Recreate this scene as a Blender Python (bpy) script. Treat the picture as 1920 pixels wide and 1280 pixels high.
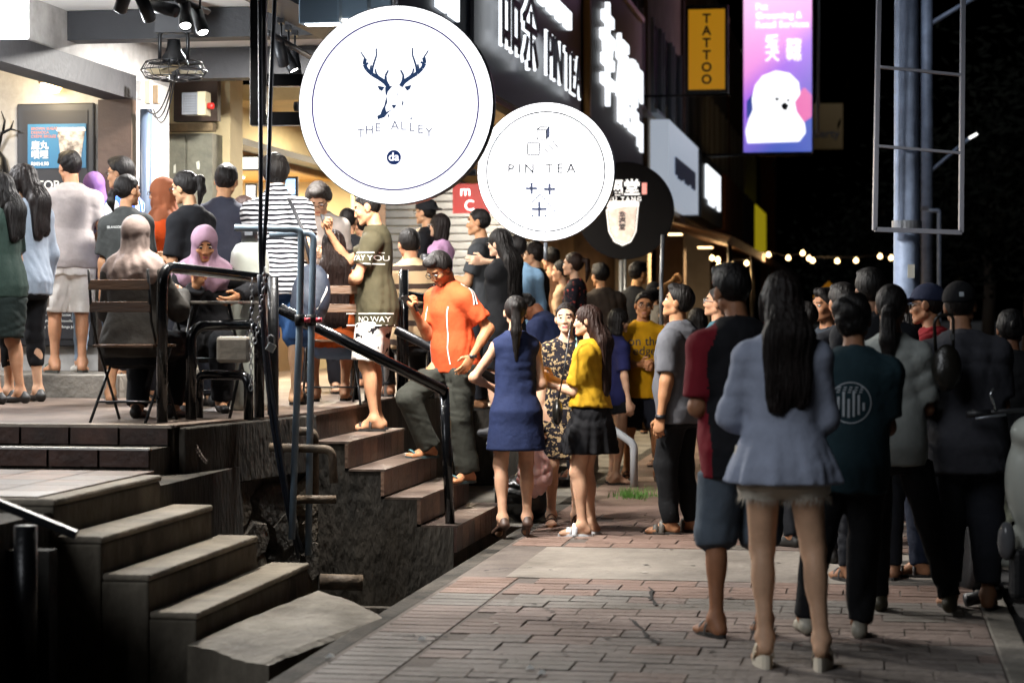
import bpy, math, random
import numpy as np
from mathutils import Vector, Matrix
for o in list(bpy.data.objects): bpy.data.objects.remove(o)
SC=bpy.context.scene; COL=SC.collection; R_=math.radians
# ---------------- camera (75 mm, level, horizon a little above the middle) ----------------
F=4000.0; EYE=1.536
cam=bpy.data.cameras.new('camera'); camo=bpy.data.objects.new('camera',cam); COL.objects.link(camo); SC.camera=camo
cam.sensor_width=36; cam.lens=75; cam.shift_y=-50/1920; cam.clip_start=.1; cam.clip_end=2000
camo.location=(0,0,EYE); camo.rotation_euler=(R_(90),0,0)
cam.dof.use_dof=True; cam.dof.focus_distance=14.6; cam.dof.aperture_fstop=2.4
# ---------------- night sky ----------------
wd=bpy.data.worlds.new('World'); SC.world=wd; wd.use_nodes=True
wn=wd.node_tree; bg=wn.nodes['Background']
sky=wn.nodes.new('ShaderNodeTexSky'); sky.sky_type='NISHITA'; sky.sun_disc=False
sky.sun_elevation=R_(-7.0); sky.sun_rotation=R_(200)
wn.links.new(sky.outputs[0],bg.inputs[0]); bg.inputs[1].default_value=.12
# one soft dim sun lamp: an added fill standing in for unseen street light left of the camera
sun=bpy.data.lights.new('street_fill','SUN'); sun.energy=1.35; sun.angle=R_(28); sun.color=(.93,.96,1)
suno=bpy.data.objects.new('street_fill',sun); COL.objects.link(suno); suno.rotation_euler=Vector((.58,.62,-.53)).to_track_quat('-Z','Y').to_euler()
SC.view_settings.view_transform='Standard'; SC.view_settings.look='None'; SC.view_settings.gamma=1; SC.view_settings.exposure=0
SC.view_settings.use_curve_mapping=False
SC.cycles.use_denoising=True; SC.cycles.max_bounces=5; SC.cycles.diffuse_bounces=3; SC.cycles.glossy_bounces=2
SC.cycles.sample_clamp_indirect=4; SC.cycles.caustics_reflective=False; SC.cycles.caustics_refractive=False
# ---------------- coordinates ----------------
TH=R_(9.5); SN,CS=math.sin(TH),math.cos(TH)
def P(px,py,d): return Vector(((px-960)/F*d,d,EYE-(py-590)/F*d))       # point seen at a pixel, d metres away
def G(px,py,z=0): return P(px,py,(EYE-z)*F/(py-590))                    # the same, on a level surface
def W(u,v,z=0): return Vector((v*CS+u*SN,-v*SN+u*CS,z))                 # u along the street, v towards the road
def UV(p): return (p.x*SN+p.y*CS, p.x*CS-p.y*SN)
rnd=random.Random(7)
# ---------------- materials ----------------
MATS={}
def lin(c):
    if isinstance(c,str):
        c=[int(c[i:i+2],16)/255 for i in (0,2,4)]
        c=[x/12.92 if x<=.04045 else ((x+.055)/1.055)**2.4 for x in c]
    return (c[0],c[1],c[2],1)
def mat(name,col=(.5,.5,.5),rough=.6,metal=0,bump=0,bscale=40,var=0,vscale=3,col2=None,emit=0,ecol=None,sss=0,spec=.5,stretch=None,coord='Object'):
    if name in MATS: return MATS[name]
    m=bpy.data.materials.new(name); m.use_nodes=True; nt=m.node_tree; b=nt.nodes['Principled BSDF']; L=nt.links.new
    c=lin(col); b.inputs['Base Color'].default_value=c; b.inputs['Roughness'].default_value=rough; b.inputs['Metallic'].default_value=metal
    b.inputs['Specular IOR Level'].default_value=spec
    if sss: b.inputs['Subsurface Weight'].default_value=sss; b.inputs['Subsurface Radius'].default_value=(.012,.005,.003); b.inputs['Subsurface Scale'].default_value=1
    if var or bump:
        tc=nt.nodes.new('ShaderNodeTexCoord'); mp=nt.nodes.new('ShaderNodeMapping'); L(nt.nodes.new('ShaderNodeNewGeometry').outputs['Position'] if coord=='World' else tc.outputs[coord],mp.inputs[0])
        if stretch: mp.inputs['Scale'].default_value=stretch
    if var:
        n=nt.nodes.new('ShaderNodeTexNoise'); n.inputs['Scale'].default_value=vscale; n.inputs['Detail'].default_value=6; n.inputs['Roughness'].default_value=.65
        L(mp.outputs[0],n.inputs[0]); r=nt.nodes.new('ShaderNodeValToRGB'); L(n.outputs[0],r.inputs[0])
        c2=lin(col2) if col2 is not None else tuple(x*(1-var) for x in c[:3])+(1,)
        r.color_ramp.elements[0].position=.35; r.color_ramp.elements[1].position=.68
        r.color_ramp.elements[0].color=c2; r.color_ramp.elements[1].color=c; L(r.outputs[0],b.inputs['Base Color'])
        m['ramp']=r.name
    if bump:
        n2=nt.nodes.new('ShaderNodeTexNoise'); n2.inputs['Scale'].default_value=bscale; n2.inputs['Detail'].default_value=4; L(mp.outputs[0],n2.inputs[0])
        bp=nt.nodes.new('ShaderNodeBump'); bp.inputs['Strength'].default_value=bump; bp.inputs['Distance'].default_value=.02; L(n2.outputs[0],bp.inputs['Height']); L(bp.outputs[0],b.inputs['Normal'])
    if emit:
        b.inputs['Emission Color'].default_value=lin(ecol if ecol is not None else col); b.inputs['Emission Strength'].default_value=emit
    MATS[name]=m; return m
def cloth(col,name=None,rough=.85,bump=.25): 
    n='cloth_'+(name or str(col)); return mat(n,col,rough,0,bump,22,.22,7,spec=.2)
def stripes(name,c1,c2,freq,axis=2,duty=.5,warp=.01):
    if name in MATS: return MATS[name]
    m=cloth(c1,name); nt=m.node_tree; L=nt.links.new; b=nt.nodes['Principled BSDF']
    tc=nt.nodes.new('ShaderNodeTexCoord'); sx=nt.nodes.new('ShaderNodeSeparateXYZ'); L(tc.outputs['Object'],sx.inputs[0])
    n=nt.nodes.new('ShaderNodeTexNoise'); n.inputs['Scale'].default_value=5; L(tc.outputs['Object'],n.inputs[0])
    a=nt.nodes.new('ShaderNodeMath'); a.operation='MULTIPLY_ADD'; L(n.outputs[0],a.inputs[0]); a.inputs[1].default_value=warp*4; L(sx.outputs[axis],a.inputs[2])
    k=nt.nodes.new('ShaderNodeMath'); k.operation='MULTIPLY'; L(a.outputs[0],k.inputs[0]); k.inputs[1].default_value=freq
    f=nt.nodes.new('ShaderNodeMath'); f.operation='FRACT'; L(k.outputs[0],f.inputs[0])
    g=nt.nodes.new('ShaderNodeMath'); g.operation='LESS_THAN'; L(f.outputs[0],g.inputs[0]); g.inputs[1].default_value=duty
    mx=nt.nodes.new('ShaderNodeMix'); mx.data_type='RGBA'; L(g.outputs[0],mx.inputs[0]); mx.inputs[6].default_value=lin(c1); mx.inputs[7].default_value=lin(c2)
    L(mx.outputs[2],b.inputs['Base Color']); MATS[name]=m; return m
def speckle(name,c1,c2,scale,thr=.5,stretch=(1,1,1),feat='noise'):
    if name in MATS: return MATS[name]
    m=cloth(c1,name); nt=m.node_tree; L=nt.links.new; b=nt.nodes['Principled BSDF']
    tc=nt.nodes.new('ShaderNodeTexCoord'); mp=nt.nodes.new('ShaderNodeMapping'); L(tc.outputs['Object'],mp.inputs[0]); mp.inputs['Scale'].default_value=stretch
    n=nt.nodes.new('ShaderNodeTexNoise'); n.inputs['Scale'].default_value=scale; n.inputs['Detail'].default_value=3; L(mp.outputs[0],n.inputs[0])
    g=nt.nodes.new('ShaderNodeMapRange'); g.inputs[1].default_value=thr-.02; g.inputs[2].default_value=thr+.02; L(n.outputs[0],g.inputs[0])
    mx=nt.nodes.new('ShaderNodeMix'); mx.data_type='RGBA'; L(g.outputs[0],mx.inputs[0]); mx.inputs[6].default_value=lin(c1); mx.inputs[7].default_value=lin(c2)
    L(mx.outputs[2],b.inputs['Base Color']); return m
def emis(name,col,s): return mat(name,(.8,.8,.8),.5,emit=s,ecol=col)
# ---------------- objects ----------------
def tag(o,label=None,cat=None,group=None,kind=None):
    for k,v in (('label',label),('category',cat),('group',group),('kind',kind)):
        if v: o[k]=v
    return o
def link(name,me,parent=None):
    o=bpy.data.objects.new(name,me); COL.objects.link(o)
    if parent is not None: o.parent=parent
    return o
def empty(name,loc=(0,0,0),rz=0,label=None,cat=None,group=None,scale=1):
    o=link(name,None); o.location=loc; o.rotation_euler=(0,0,rz); o.scale=(scale,)*3; o.empty_display_size=.1
    return tag(o,label,cat,group)
class MB:
    def __init__(s): s.v=[]; s.f=[]; s.m=[]; s.mi=0
    def add(s,vs,fs):
        n=len(s.v); s.v+=[tuple(v) for v in vs]; s.f+=[tuple(n+i for i in f) for f in fs]; s.m+=[s.mi]*len(fs); return s
    def hexa(s,b,t):     # bottom 4, top 4 (counter-clockwise seen from above)
        return s.add(list(b)+list(t),[(3,2,1,0),(4,5,6,7),(0,1,5,4),(1,2,6,5),(2,3,7,6),(3,0,4,7)])
    def box(s,c,d,M=None):
        x,y,z=d[0]/2,d[1]/2,d[2]/2
        vs=[Vector(q) for q in((-x,-y,-z),(x,-y,-z),(x,y,-z),(-x,y,-z),(-x,-y,z),(x,-y,z),(x,y,z),(-x,y,z))]
        c=Vector(c); vs=[(M@q if M else q)+c for q in vs]; return s.hexa(vs[:4],vs[4:])
    def uvbox(s,u0,u1,v0,v1,z0,z1):   # box aligned with the street
        q=[(u0,v0),(u0,v1),(u1,v1),(u1,v0)]
        return s.hexa([W(a,b,z0) for a,b in q],[W(a,b,z1) for a,b in q])
    def prism(s,poly,z0,z1): 
        n=len(poly); vs=[(p[0],p[1],z0) for p in poly]+[(p[0],p[1],z1) for p in poly]
        return s.add(vs,[tuple(range(n-1,-1,-1)),tuple(range(n,2*n))]+[(i,(i+1)%n,n+(i+1)%n,n+i) for i in range(n)])
    def tube(s,pts,r,n=10,cap=True):
        pts=[Vector(p) for p in pts]; m=len(pts); rr=r if isinstance(r,(list,tuple)) else [r]*m; vs=[];ref=None
        for i,p in enumerate(pts):
            t=(pts[min(i+1,m-1)]-pts[max(i-1,0)]).normalized()
            if ref is None: ref=t.cross(Vector((0,0,1)) if abs(t.z)<.9 else Vector((1,0,0)))
            ref=ref-t*ref.dot(t); ref.normalize(); a=ref.copy(); b=t.cross(a)
            vs+=[p+(a*math.cos(6.28318*k/n)+b*math.sin(6.28318*k/n))*rr[i] for k in range(n)]
        fs=[(i*n+k,i*n+(k+1)%n,(i+1)*n+(k+1)%n,(i+1)*n+k) for i in range(m-1) for k in range(n)]
        if cap: fs+=[tuple(range(n-1,-1,-1)),tuple(range((m-1)*n,m*n))]
        return s.add(vs,fs)
    def lathe(s,prof,c=(0,0,0),n=24,M=None):   # profile (r,z) round z
        c=Vector(c); vs=[]
        for r,z in prof:
            for k in range(n):
                q=Vector((r*math.cos(6.28318*k/n),r*math.sin(6.28318*k/n),z)); vs.append((M@q if M else q)+c)
        m=len(prof); fs=[(i*n+k,i*n+(k+1)%n,(i+1)*n+(k+1)%n,(i+1)*n+k) for i in range(m-1) for k in range(n)]
        fs+=[tuple(range(n-1,-1,-1)),tuple(range((m-1)*n,m*n))]
        return s.add(vs,fs)
    def build(s,name,m,parent=None,smooth=False,bevel=0):
        me=bpy.data.meshes.new(name); me.from_pydata(s.v,[],s.f)
        for k in (m if isinstance(m,(list,tuple)) else [m]): me.materials.append(k)
        if any(s.m): me.polygons.foreach_set('material_index',s.m)
        if smooth: me.polygons.foreach_set('use_smooth',[True]*len(s.f))
        me.update(); o=link(name,me,parent)
        if bevel:
            b=o.modifiers.new('bevel','BEVEL'); b.width=bevel; b.segments=2; b.limit_method='ANGLE'
        return o
def box(name,c,d,m,parent=None,M=None,bevel=0): return MB().box(c,d,M).build(name,m,parent,bevel=bevel)
def uvbox(name,u0,u1,v0,v1,z0,z1,m,parent=None,bevel=0): return MB().uvbox(u0,u1,v0,v1,z0,z1).build(name,m,parent,bevel=bevel)
def tube(name,pts,r,m,parent=None,n=10): return MB().tube(pts,r,n).build(name,m,parent,True)
def arc(p0,p1,p2,r,n=6):   # rounded corner at p1
    p0,p1,p2=Vector(p0),Vector(p1),Vector(p2); a=p1+(p0-p1).normalized()*r; b=p1+(p2-p1).normalized()*r
    return [(1-t)**2*a+2*t*(1-t)*p1+t*t*b for t in [i/n for i in range(n+1)]]
def rpath(pts,r):
    pts=[Vector(p) for p in pts]; o=[pts[0]]
    for i in range(1,len(pts)-1): o+=arc(pts[i-1],pts[i],pts[i+1],r)
    return o+[pts[-1]]
def sagpath(a,b,sag,n=10):
    a,b=Vector(a),Vector(b); return [a.lerp(b,i/n)-Vector((0,0,sag*4*(i/n)*(1-i/n))) for i in range(n+1)]
def text(name,s,size,M,m,parent=None,ext=.002,align='CENTER',off=0,sx=1,spacing=1,linesp=1):
    c=bpy.data.curves.new(name,'FONT'); c.body=s; c.size=size; c.extrude=ext; c.align_x=align; c.align_y='CENTER'; c.offset=off; c.space_character=spacing; c.space_line=linesp; c.resolution_u=4
    t=bpy.data.objects.new(name,c); COL.objects.link(t); bpy.context.view_layer.update()
    me=bpy.data.meshes.new_from_object(t.evaluated_get(bpy.context.evaluated_depsgraph_get())); bpy.data.objects.remove(t)
    me.materials.clear(); me.materials.append(m); me.transform(M@Matrix.Diagonal((sx,1,1,1))); me.name=name
    return link(name,me,parent)
def flat(name,polys,M,m,parent=None,t=.003):   # flat print: list of 2-d outlines given a little thickness
    b=MB()
    for p in polys: b.prism(p,0,t)
    o=b.build(name,m,parent); o.data.transform(M); return o
def frame(o,x,z):   # matrix with local x, local z(normal)
    x=Vector(x).normalized(); z=Vector(z).normalized(); y=z.cross(x); 
    return Matrix(((x.x,y.x,z.x,o[0]),(x.y,y.y,z.y,o[1]),(x.z,y.z,z.z,o[2]),(0,0,0,1)))
def lamp(name,kind,loc,energy,col=(1,1,1),target=None,size=.1,spot=None,blend=.5,parent=None):
    l=bpy.data.lights.new(name,kind); l.energy=energy; l.color=col; o=bpy.data.objects.new(name,l); COL.objects.link(o); o.location=loc
    if kind=='AREA': l.size=size
    else: l.shadow_soft_size=size
    if spot: l.spot_size=R_(spot); l.spot_blend=blend
    if target is not None: o.rotation_euler=(Vector(target)-Vector(loc)).to_track_quat('-Z','Y').to_euler()
    if parent is not None: o.parent=parent
    return o
# ---------------- signed-distance modelling: smooth bodies, clothes, hair ----------------
def V3(*a): return np.array(a,float)
def nrm(a): a=np.asarray(a,float); return a/(np.linalg.norm(a)+1e-9)
def cone(a,b,ra,rb,flat=None,cuts=(),op=0):
    a=np.asarray(a,float); b=np.asarray(b,float); ba=b-a; L2=max(ba@ba,1e-9); r=max(ra,rb)
    def f(X,Y,Z):
        x,y,z=X-a[0],Y-a[1],Z-a[2]; h=np.clip((x*ba[0]+y*ba[1]+z*ba[2])/L2,0,1)
        x=x-h*ba[0]; y=y-h*ba[1]; z=z-h*ba[2]
        if flat is not None:
            n,s=flat; q=(x*n[0]+y*n[1]+z*n[2])*(1/s-1); x=x+q*n[0]; y=y+q*n[1]; z=z+q*n[2]
        d=np.sqrt(x*x+y*y+z*z)-(ra+(rb-ra)*h)
        for p,n in cuts: d=np.maximum(d,(X-p[0])*n[0]+(Y-p[1])*n[1]+(Z-p[2])*n[2])
        return d
    return (f,np.minimum(a,b)-r,np.maximum(a,b)+r,op)
def ell(c,r,R=None,cuts=(),op=0):
    c=np.asarray(c,float); r=np.asarray(r,float); R=np.eye(3) if R is None else R; m=r.min()
    e=np.abs(R)@r
    def f(X,Y,Z):
        x,y,z=X-c[0],Y-c[1],Z-c[2]
        q=[(x*R[0,i]+y*R[1,i]+z*R[2,i])/r[i] for i in range(3)]
        l=np.sqrt(q[0]**2+q[1]**2+q[2]**2); g=np.sqrt(sum((q[i]/r[i])**2 for i in range(3)))+1e-6
        d=l*(l-1)/g
        for p,n in cuts: d=np.maximum(d,(X-p[0])*n[0]+(Y-p[1])*n[1]+(Z-p[2])*n[2])
        return d
    return (f,c-e,c+e,op)
def loft(P0,R,s,wx,wy,cy=None,folds=None,cuts=(),op=0,seed=0):
    # elliptic sections along R's third column; s: heights, wx/wy half sizes, cy forward offsets
    s=np.asarray(s,float); wx=np.asarray(wx,float); wy=np.asarray(wy,float); cy=np.zeros_like(s) if cy is None else np.asarray(cy,float)
    P0=np.asarray(P0,float); m=max(wx.max(),wy.max()+np.abs(cy).max())*1.2; A=P0+R[:,2]*s[0]; B=P0+R[:,2]*s[-1]
    def f(X,Y,Z):
        x,y,z=X-P0[0],Y-P0[1],Z-P0[2]
        a=x*R[0,0]+y*R[1,0]+z*R[2,0]; b=x*R[0,1]+y*R[1,1]+z*R[2,1]; t=x*R[0,2]+y*R[1,2]+z*R[2,2]
        hx=np.interp(t,s,wx); hy=np.interp(t,s,wy); b=b-np.interp(t,s,cy)
        if folds:
            n,amp,t0,t1=folds; g=np.clip((t0-t)/(t0-t1),0,1); ph=np.arctan2(b/hy,a/hx)
            k=1+amp*g*(np.sin(n*ph+seed+1.5*np.sin(2*ph+seed))+.4*np.sin((2*n+1)*ph)); hx=hx*k; hy=hy*k
        l=np.sqrt((a/hx)**2+(b/hy)**2)+1e-6; g=np.sqrt((a/hx**2)**2+(b/hy**2)**2)+1e-6
        d=np.where(l>.3,l*(l-1)/g,-np.minimum(hx,hy)*.7)
        d=np.maximum(d,np.maximum(s[0]-t,t-s[-1]))
        for p,n in cuts: d=np.maximum(d,(X-p[0])*n[0]+(Y-p[1])*n[1]+(Z-p[2])*n[2])
        return d
    return (f,np.minimum(A,B)-m,np.maximum(A,B)+m,op)
def nets(prims,h,k=.03,noise=None,ksub=.006):
    pos=[p for p in prims if not p[3]]
    lo=np.min([p[1] for p in pos],0)-3*h; hi=np.max([p[2] for p in pos],0)+3*h
    n=np.ceil((hi-lo)/h).astype(int)+1
    ax=[lo[i]+h*np.arange(n[i]) for i in range(3)]; D=np.full(n,1.0)
    for f,a,b,op in prims:
        pad=(k if not op else ksub)+2*h
        i0=np.clip(((a-pad-lo)/h).astype(int),0,n-1); i1=np.clip(np.ceil((b+pad-lo)/h).astype(int)+1,1,n)
        if (i1<=i0).any(): continue
        sl=tuple(slice(i0[i],i1[i]) for i in range(3))
        X=ax[0][sl[0]][:,None,None]; Y=ax[1][sl[1]][None,:,None]; Z=ax[2][sl[2]][None,None,:]
        v=f(X,Y,Z); o=D[sl]
        if op: v=-v; q=np.maximum(ksub-np.abs(v-o),0)/ksub; D[sl]=np.maximum(o,v)+q*q*ksub*.25
        else: q=np.maximum(k-np.abs(v-o),0)/k; D[sl]=np.minimum(o,v)-q*q*k*.25
    if noise is not None: D=D+noise(ax[0][:,None,None],ax[1][None,:,None],ax[2][None,None,:])
    for i in range(3):
        sl=[slice(None)]*3; sl[i]=0; D[tuple(sl)]=1; sl[i]=-1; D[tuple(sl)]=1
    S=D<0; c=np.zeros(n-1,np.int8)
    offs=[(a,b,d) for a in(0,1) for b in(0,1) for d in(0,1)]
    for a,b,d in offs: c+=S[a:n[0]-1+a,b:n[1]-1+b,d:n[2]-1+d]
    act=(c>0)&(c<8); I=np.argwhere(act); idx=np.full(act.shape,-1); idx[act]=np.arange(len(I))
    val={o:D[I[:,0]+o[0],I[:,1]+o[1],I[:,2]+o[2]] for o in offs}
    sm=np.zeros((len(I),3)); cnt=np.zeros(len(I))
    for o in offs:
        for a in range(3):
            if o[a]: continue
            o2=list(o); o2[a]=1; va,vb=val[o],val[tuple(o2)]; cr=(va<0)!=(vb<0)
            t=np.where(cr,va/(va-vb+1e-12),0); p=np.tile(np.array(o,float),(len(I),1)); p[:,a]=t
            sm+=p*cr[:,None]; cnt+=cr
    verts=lo+h*(I+sm/cnt[:,None]); qs=[]
    for a in range(3):
        b,d=(a+1)%3,(a+2)%3
        s0=[slice(None)]*3; s1=[slice(None)]*3; s0[a]=slice(0,n[a]-1); s1[a]=slice(1,n[a])
        for t in(b,d): s0[t]=slice(1,n[t]-1); s1[t]=slice(1,n[t]-1)
        A=S[tuple(s0)]; B=S[tuple(s1)]; E=np.argwhere(A!=B)
        if not len(E): continue
        flip=A[E[:,0],E[:,1],E[:,2]]; E[:,b]+=1; E[:,d]+=1
        def g(db,dd): q=E.copy(); q[:,b]-=db; q[:,d]-=dd; return idx[q[:,0],q[:,1],q[:,2]]
        Q=np.stack([g(1,1),g(0,1),g(0,0),g(1,0)],1); Q[~flip]=Q[~flip][:,::-1]; qs.append(Q)
    return verts,np.concatenate(qs)
def npmesh(name,V,Q,mats,mi=None,parent=None):
    me=bpy.data.meshes.new(name); nq=len(Q); me.vertices.add(len(V)); me.vertices.foreach_set('co',np.ascontiguousarray(V,np.float32).ravel())
    me.loops.add(nq*4); me.loops.foreach_set('vertex_index',np.ascontiguousarray(Q,np.int32).ravel())
    me.polygons.add(nq); me.polygons.foreach_set('loop_start',np.arange(0,nq*4,4,dtype=np.int32)); me.polygons.foreach_set('loop_total',np.full(nq,4,np.int32))
    for m in (mats if isinstance(mats,(list,tuple)) else [mats]): me.materials.append(m)
    me.polygons.foreach_set('use_smooth',np.ones(nq,bool))
    if mi is not None: me.polygons.foreach_set('material_index',np.asarray(mi,np.int32))
    me.update(calc_edges=True); me.validate(); return link(name,me,parent)
def merge(parts):
    V=[];Q=[];n=0
    for v,q in parts: V.append(v); Q.append(q+n); n+=len(v)
    return np.concatenate(V),np.concatenate(Q)
def wrink(seed,amp,fz=1.0):
    r=np.random.RandomState(seed); K=[(r.normal(0,1,3)*sc*np.array([1,1,fz]),r.normal(0,1,3)*sc*.6,r.rand()*6,a) for sc,a in((9,.5),(17,.6),(30,.3))]
    def f(X,Y,Z):
        o=0
        for k,w,p,a in K: o=o+a*(1-2.2*np.abs(np.sin(X*k[0]+Y*k[1]+Z*k[2]+p+1.6*np.sin(X*w[0]+Y*w[1]+Z*w[2]+p*2)))**.8)
        m=np.sin(X*7.3+Y*5.1+Z*4.0+seed)+np.sin(Y*6.1-X*4.2+Z*8.5+seed*1.7); return o*amp*np.clip(.75+.5*m,.12,1.5)
    return f
def rotm(yaw=0,pitch=0,roll=0):   # yaw left +, pitch up +, roll right +
    y,p,r=R_(yaw),R_(pitch),R_(roll); cy,sy,cp,sp,cr,sr=math.cos(y),math.sin(y),math.cos(p),math.sin(p),math.cos(r),math.sin(r)
    A=np.array([[cy,-sy,0],[sy,cy,0],[0,0,1]]); B=np.array([[1,0,0],[0,cp,-sp],[0,sp,cp]]); C=np.array([[cr,0,sr],[0,1,0],[-sr,0,cr]])
    return A@B@C
def ik(S,T,a,b,pole):
    S=np.asarray(S,float);T=np.asarray(T,float); d=T-S; L=np.linalg.norm(d); u=d/L; L=min(L,(a+b)*.998); T=S+u*L
    x=(a*a-b*b+L*L)/(2*L); hh=math.sqrt(max(a*a-x*x,0)); q=np.asarray(pole,float); q=q-u*(q@u); q=nrm(q)
    return S+u*x+q*hh,T
# ---------------- people ----------------
def skinm(c): return mat('skin_'+c,c,.58,0,.1,90,.2,11,sss=.12,spec=.28)
def hairm(c): return mat('hair_'+c,c,.55,0,.6,70,.4,34,spec=.22,stretch=(1,1,.12))
LIP=lambda c: mat('lips_'+c,c,.45)
BASEM=dict(s=[-.14,-.04,.08,.2,.34,.44,.50,.545],wx=[.150,.160,.145,.145,.160,.160,.125,.055],wy=[.095,.108,.102,.102,.112,.098,.078,.05],cy=[-.01,-.015,0,.005,.005,-.005,-.01,-.005])
BASEF=dict(s=[-.14,-.04,.08,.2,.34,.44,.50,.545],wx=[.155,.165,.135,.122,.134,.140,.108,.046],wy=[.10,.112,.095,.086,.095,.086,.070,.045],cy=[-.012,-.018,0,.005,.006,-.004,-.01,-.005])
def sphere(c,r,n=10,m=7,R=None):
    V=[];Q=[]
    for i in range(m+1):
        a=math.pi*i/m
        for k in range(n): b=6.28318*k/n; V.append((r[0]*math.sin(a)*math.cos(b),r[1]*math.cos(a),r[2]*math.sin(a)*math.sin(b)))
    for i in range(m):
        for k in range(n): Q.append((i*n+k,(i+1)*n+k,(i+1)*n+(k+1)%n,i*n+(k+1)%n))
    V=np.array(V); V=V@R.T if R is not None else V
    return V+np.asarray(c),np.array(Q)
def hand_prims(Wp,f,n,right,curl,th=.0):
    f=nrm(f); n=np.asarray(n,float); n=nrm(n-f*(n@f)); sd=np.cross(f,n)*(1 if right else -1)
    pr=[cone(Wp-f*.03,Wp+f*.02,.026,.027,(n,.8)),cone(Wp+f*.025,Wp+f*.075,.036,.042,(n,.42))]
    for j,(o,L) in enumerate(((.030,.92),(.0105,1.05),(-.010,.97),(-.029,.76))):
        b=Wp+f*(.092-abs(j-1)*.005)+sd*o; a=0; c=curl*(1+.08*j)+.12
        for q,(l,r) in enumerate(((.042,.0095),(.027,.0088),(.022,.0078))):
            a+=c*(.9,1.25,.8)[q]; d=f*math.cos(a)+n*math.sin(a)+sd*(o*1.2*(1-min(curl,1)))
            e=b+nrm(d)*l*L; pr.append(cone(b,e,r,r-.0008)); b=e
    a=Wp+f*.03+sd*.03+n*.006; e=a+nrm(f*.7+sd*.75+n*.35)*.04; pr.append(cone(a,e,.014,.011))
    pr.append(cone(e,e+nrm(f*.9+sd*(.25-.6*curl)+n*(.3+.5*curl))*.036,.0105,.008)); return pr
def person(label,loc,h=1.7,yaw=0,sex='m',w=1.0,lean=0,side=0,twist=0,look=(0,0,0),rh=None,lh=None,rp=None,lp=None,rc=.35,lc=.35,re=None,le=None,
           feet=None,fyaw=(-8,8),seat=None,skin='b98a6c',hair=('short','15110f'),top=None,bot=None,shoe=('sandal','2a2019'),heel=0,glasses=None,seed=1,q=1.0,group=None,neckf=1.0):
    root=empty('person',loc,R_(yaw),label,'person',group,h/1.72); sk=skinm(skin); B=BASEM if sex=='m' else BASEF
    rv=random.Random(seed*13+5); 
    if seat is None and not heel:
        side=side+rv.uniform(-3,3); twist=twist+rv.uniform(-7,7); look=(look[0]+rv.uniform(-7,7),look[1]+rv.uniform(-4,3),look[2]+rv.uniform(-5,5))
        if feet is None: feet=((.10+rv.uniform(-.01,.05),rv.uniform(-.05,.09),0),(-.10-rv.uniform(-.01,.05),rv.uniform(-.05,.09),0)); fyaw=(-rv.uniform(2,22),rv.uniform(2,22))
    RT=rotm(twist,-lean,side); zp=.92 if seat is None else seat+.05; P0=V3(0,0,zp+heel*.9)
    up=RT[:,2]; sh=.170*(.5+.5*w) if sex=='m' else .146*(.5+.5*w); nb=P0+up*.545
    S=[P0+up*.436+RT[:,0]*sh,P0+up*.436-RT[:,0]*sh]; hip=[P0+V3(.088,0,-.03),P0+V3(-.088,0,-.03)]
    aw=(.84 if sex=='f' else .96)*(.55+.45*w)
    # arms
    arms=[]
    for i,(t,pole) in enumerate(((rh,re),(lh,le))):
        sg=1 if i==0 else -1
        if t is None: t=S[i]+V3(sg*.065,.04,-.53)
        else: t=np.array(t,float)+V3(0,0,0 if seat is None else 0)
        if pole is None: pole=V3(sg*.35,-.8,-.5)
        E,T=ik(S[i],t,.285,.245,pole); arms.append((S[i],E,T))
    # legs
    legs=[]
    ft=feet or ((.10,.0,0),(-.10,.0,0))
    for i in range(2):
        t=np.array(ft[i],float)+V3(0,-.03,.085+heel); K,T=ik(hip[i],t,.415,.398,V3((.12 if i==0 else -.12),1,.15 if seat is None else .8)); legs.append((hip[i],K,T))
    hs=.0062 if q<=1 else .0075; hb=.0135*q
    bp=[loft(P0,RT,B['s'],np.array(B['wx'])*w-.006,np.array(B['wy'])*w-.006,B['cy']),
        cone(nb-up*.03,nb+up*.06+RT[:,1]*.012,.056*aw*neckf+.004,.05*aw*neckf+.004)]
    bp+=[cone(nb-up*.025,S[i]*.8+nb*.2,.045*aw,.04*aw) for i in(0,1)]
    for i,(a,e,t) in enumerate(arms):
        bp+=[ell(a,(.056*aw,)*3),cone(a,e,.048*aw,.039*aw),cone(e,t,.039*aw,.026*aw),cone(e,e*.6+t*.4,.036*aw,.036*aw)]
    feetf=[]
    for i,(a,k,t) in enumerate(legs):
        lw=(.5+.5*w)*(1.02 if sex=='f' else 1); fw=(k-a); 
        bp+=[cone(a,k,.083*lw,.053*lw),cone(k,t,.047*lw,.031*lw),ell(k+V3(0,.018,.0),(.036*lw,.034*lw,.045)),ell(k+(t-k)*.30+V3(0,-.018,0),(.047*lw,.046*lw,.115)),ell(t+V3(.03,0,-.005),(.014,.014,.014)),ell(t+V3(-.03,0,-.005),(.014,.014,.014))]
        fy=R_(fyaw[i]); fd=V3(-math.sin(fy),math.cos(fy),0); sd=V3(fd[1],-fd[0],0); feetf.append((t,fd,sd))
        hl=t+V3(0,0,-.045)-fd*.035; hl2=heel*.92; toe=t+fd*.135+V3(0,0,-.062-hl2)
        cl=shoe[0] in('shoe','flat','pump'); tq=toe-fd*(.03 if cl else 0)
        bp+=[cone(t,hl,.034,.03),cone(t+fd*.02,tq-fd*.02,.032,.022,None),cone(hl,tq,.026,.020)]
        for j in range(5 if shoe[0] not in('shoe','flat','pump') else 0): 
            o=(.03-.0145*j)*(1 if i else -1)*-1; b=toe+sd*o-fd*.01*(0 if j==0 else j*.55)
            bp.append(cone(b-fd*.03,b+fd*.028,.0125 if j else .014,.0095 if j else .0125))
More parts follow.
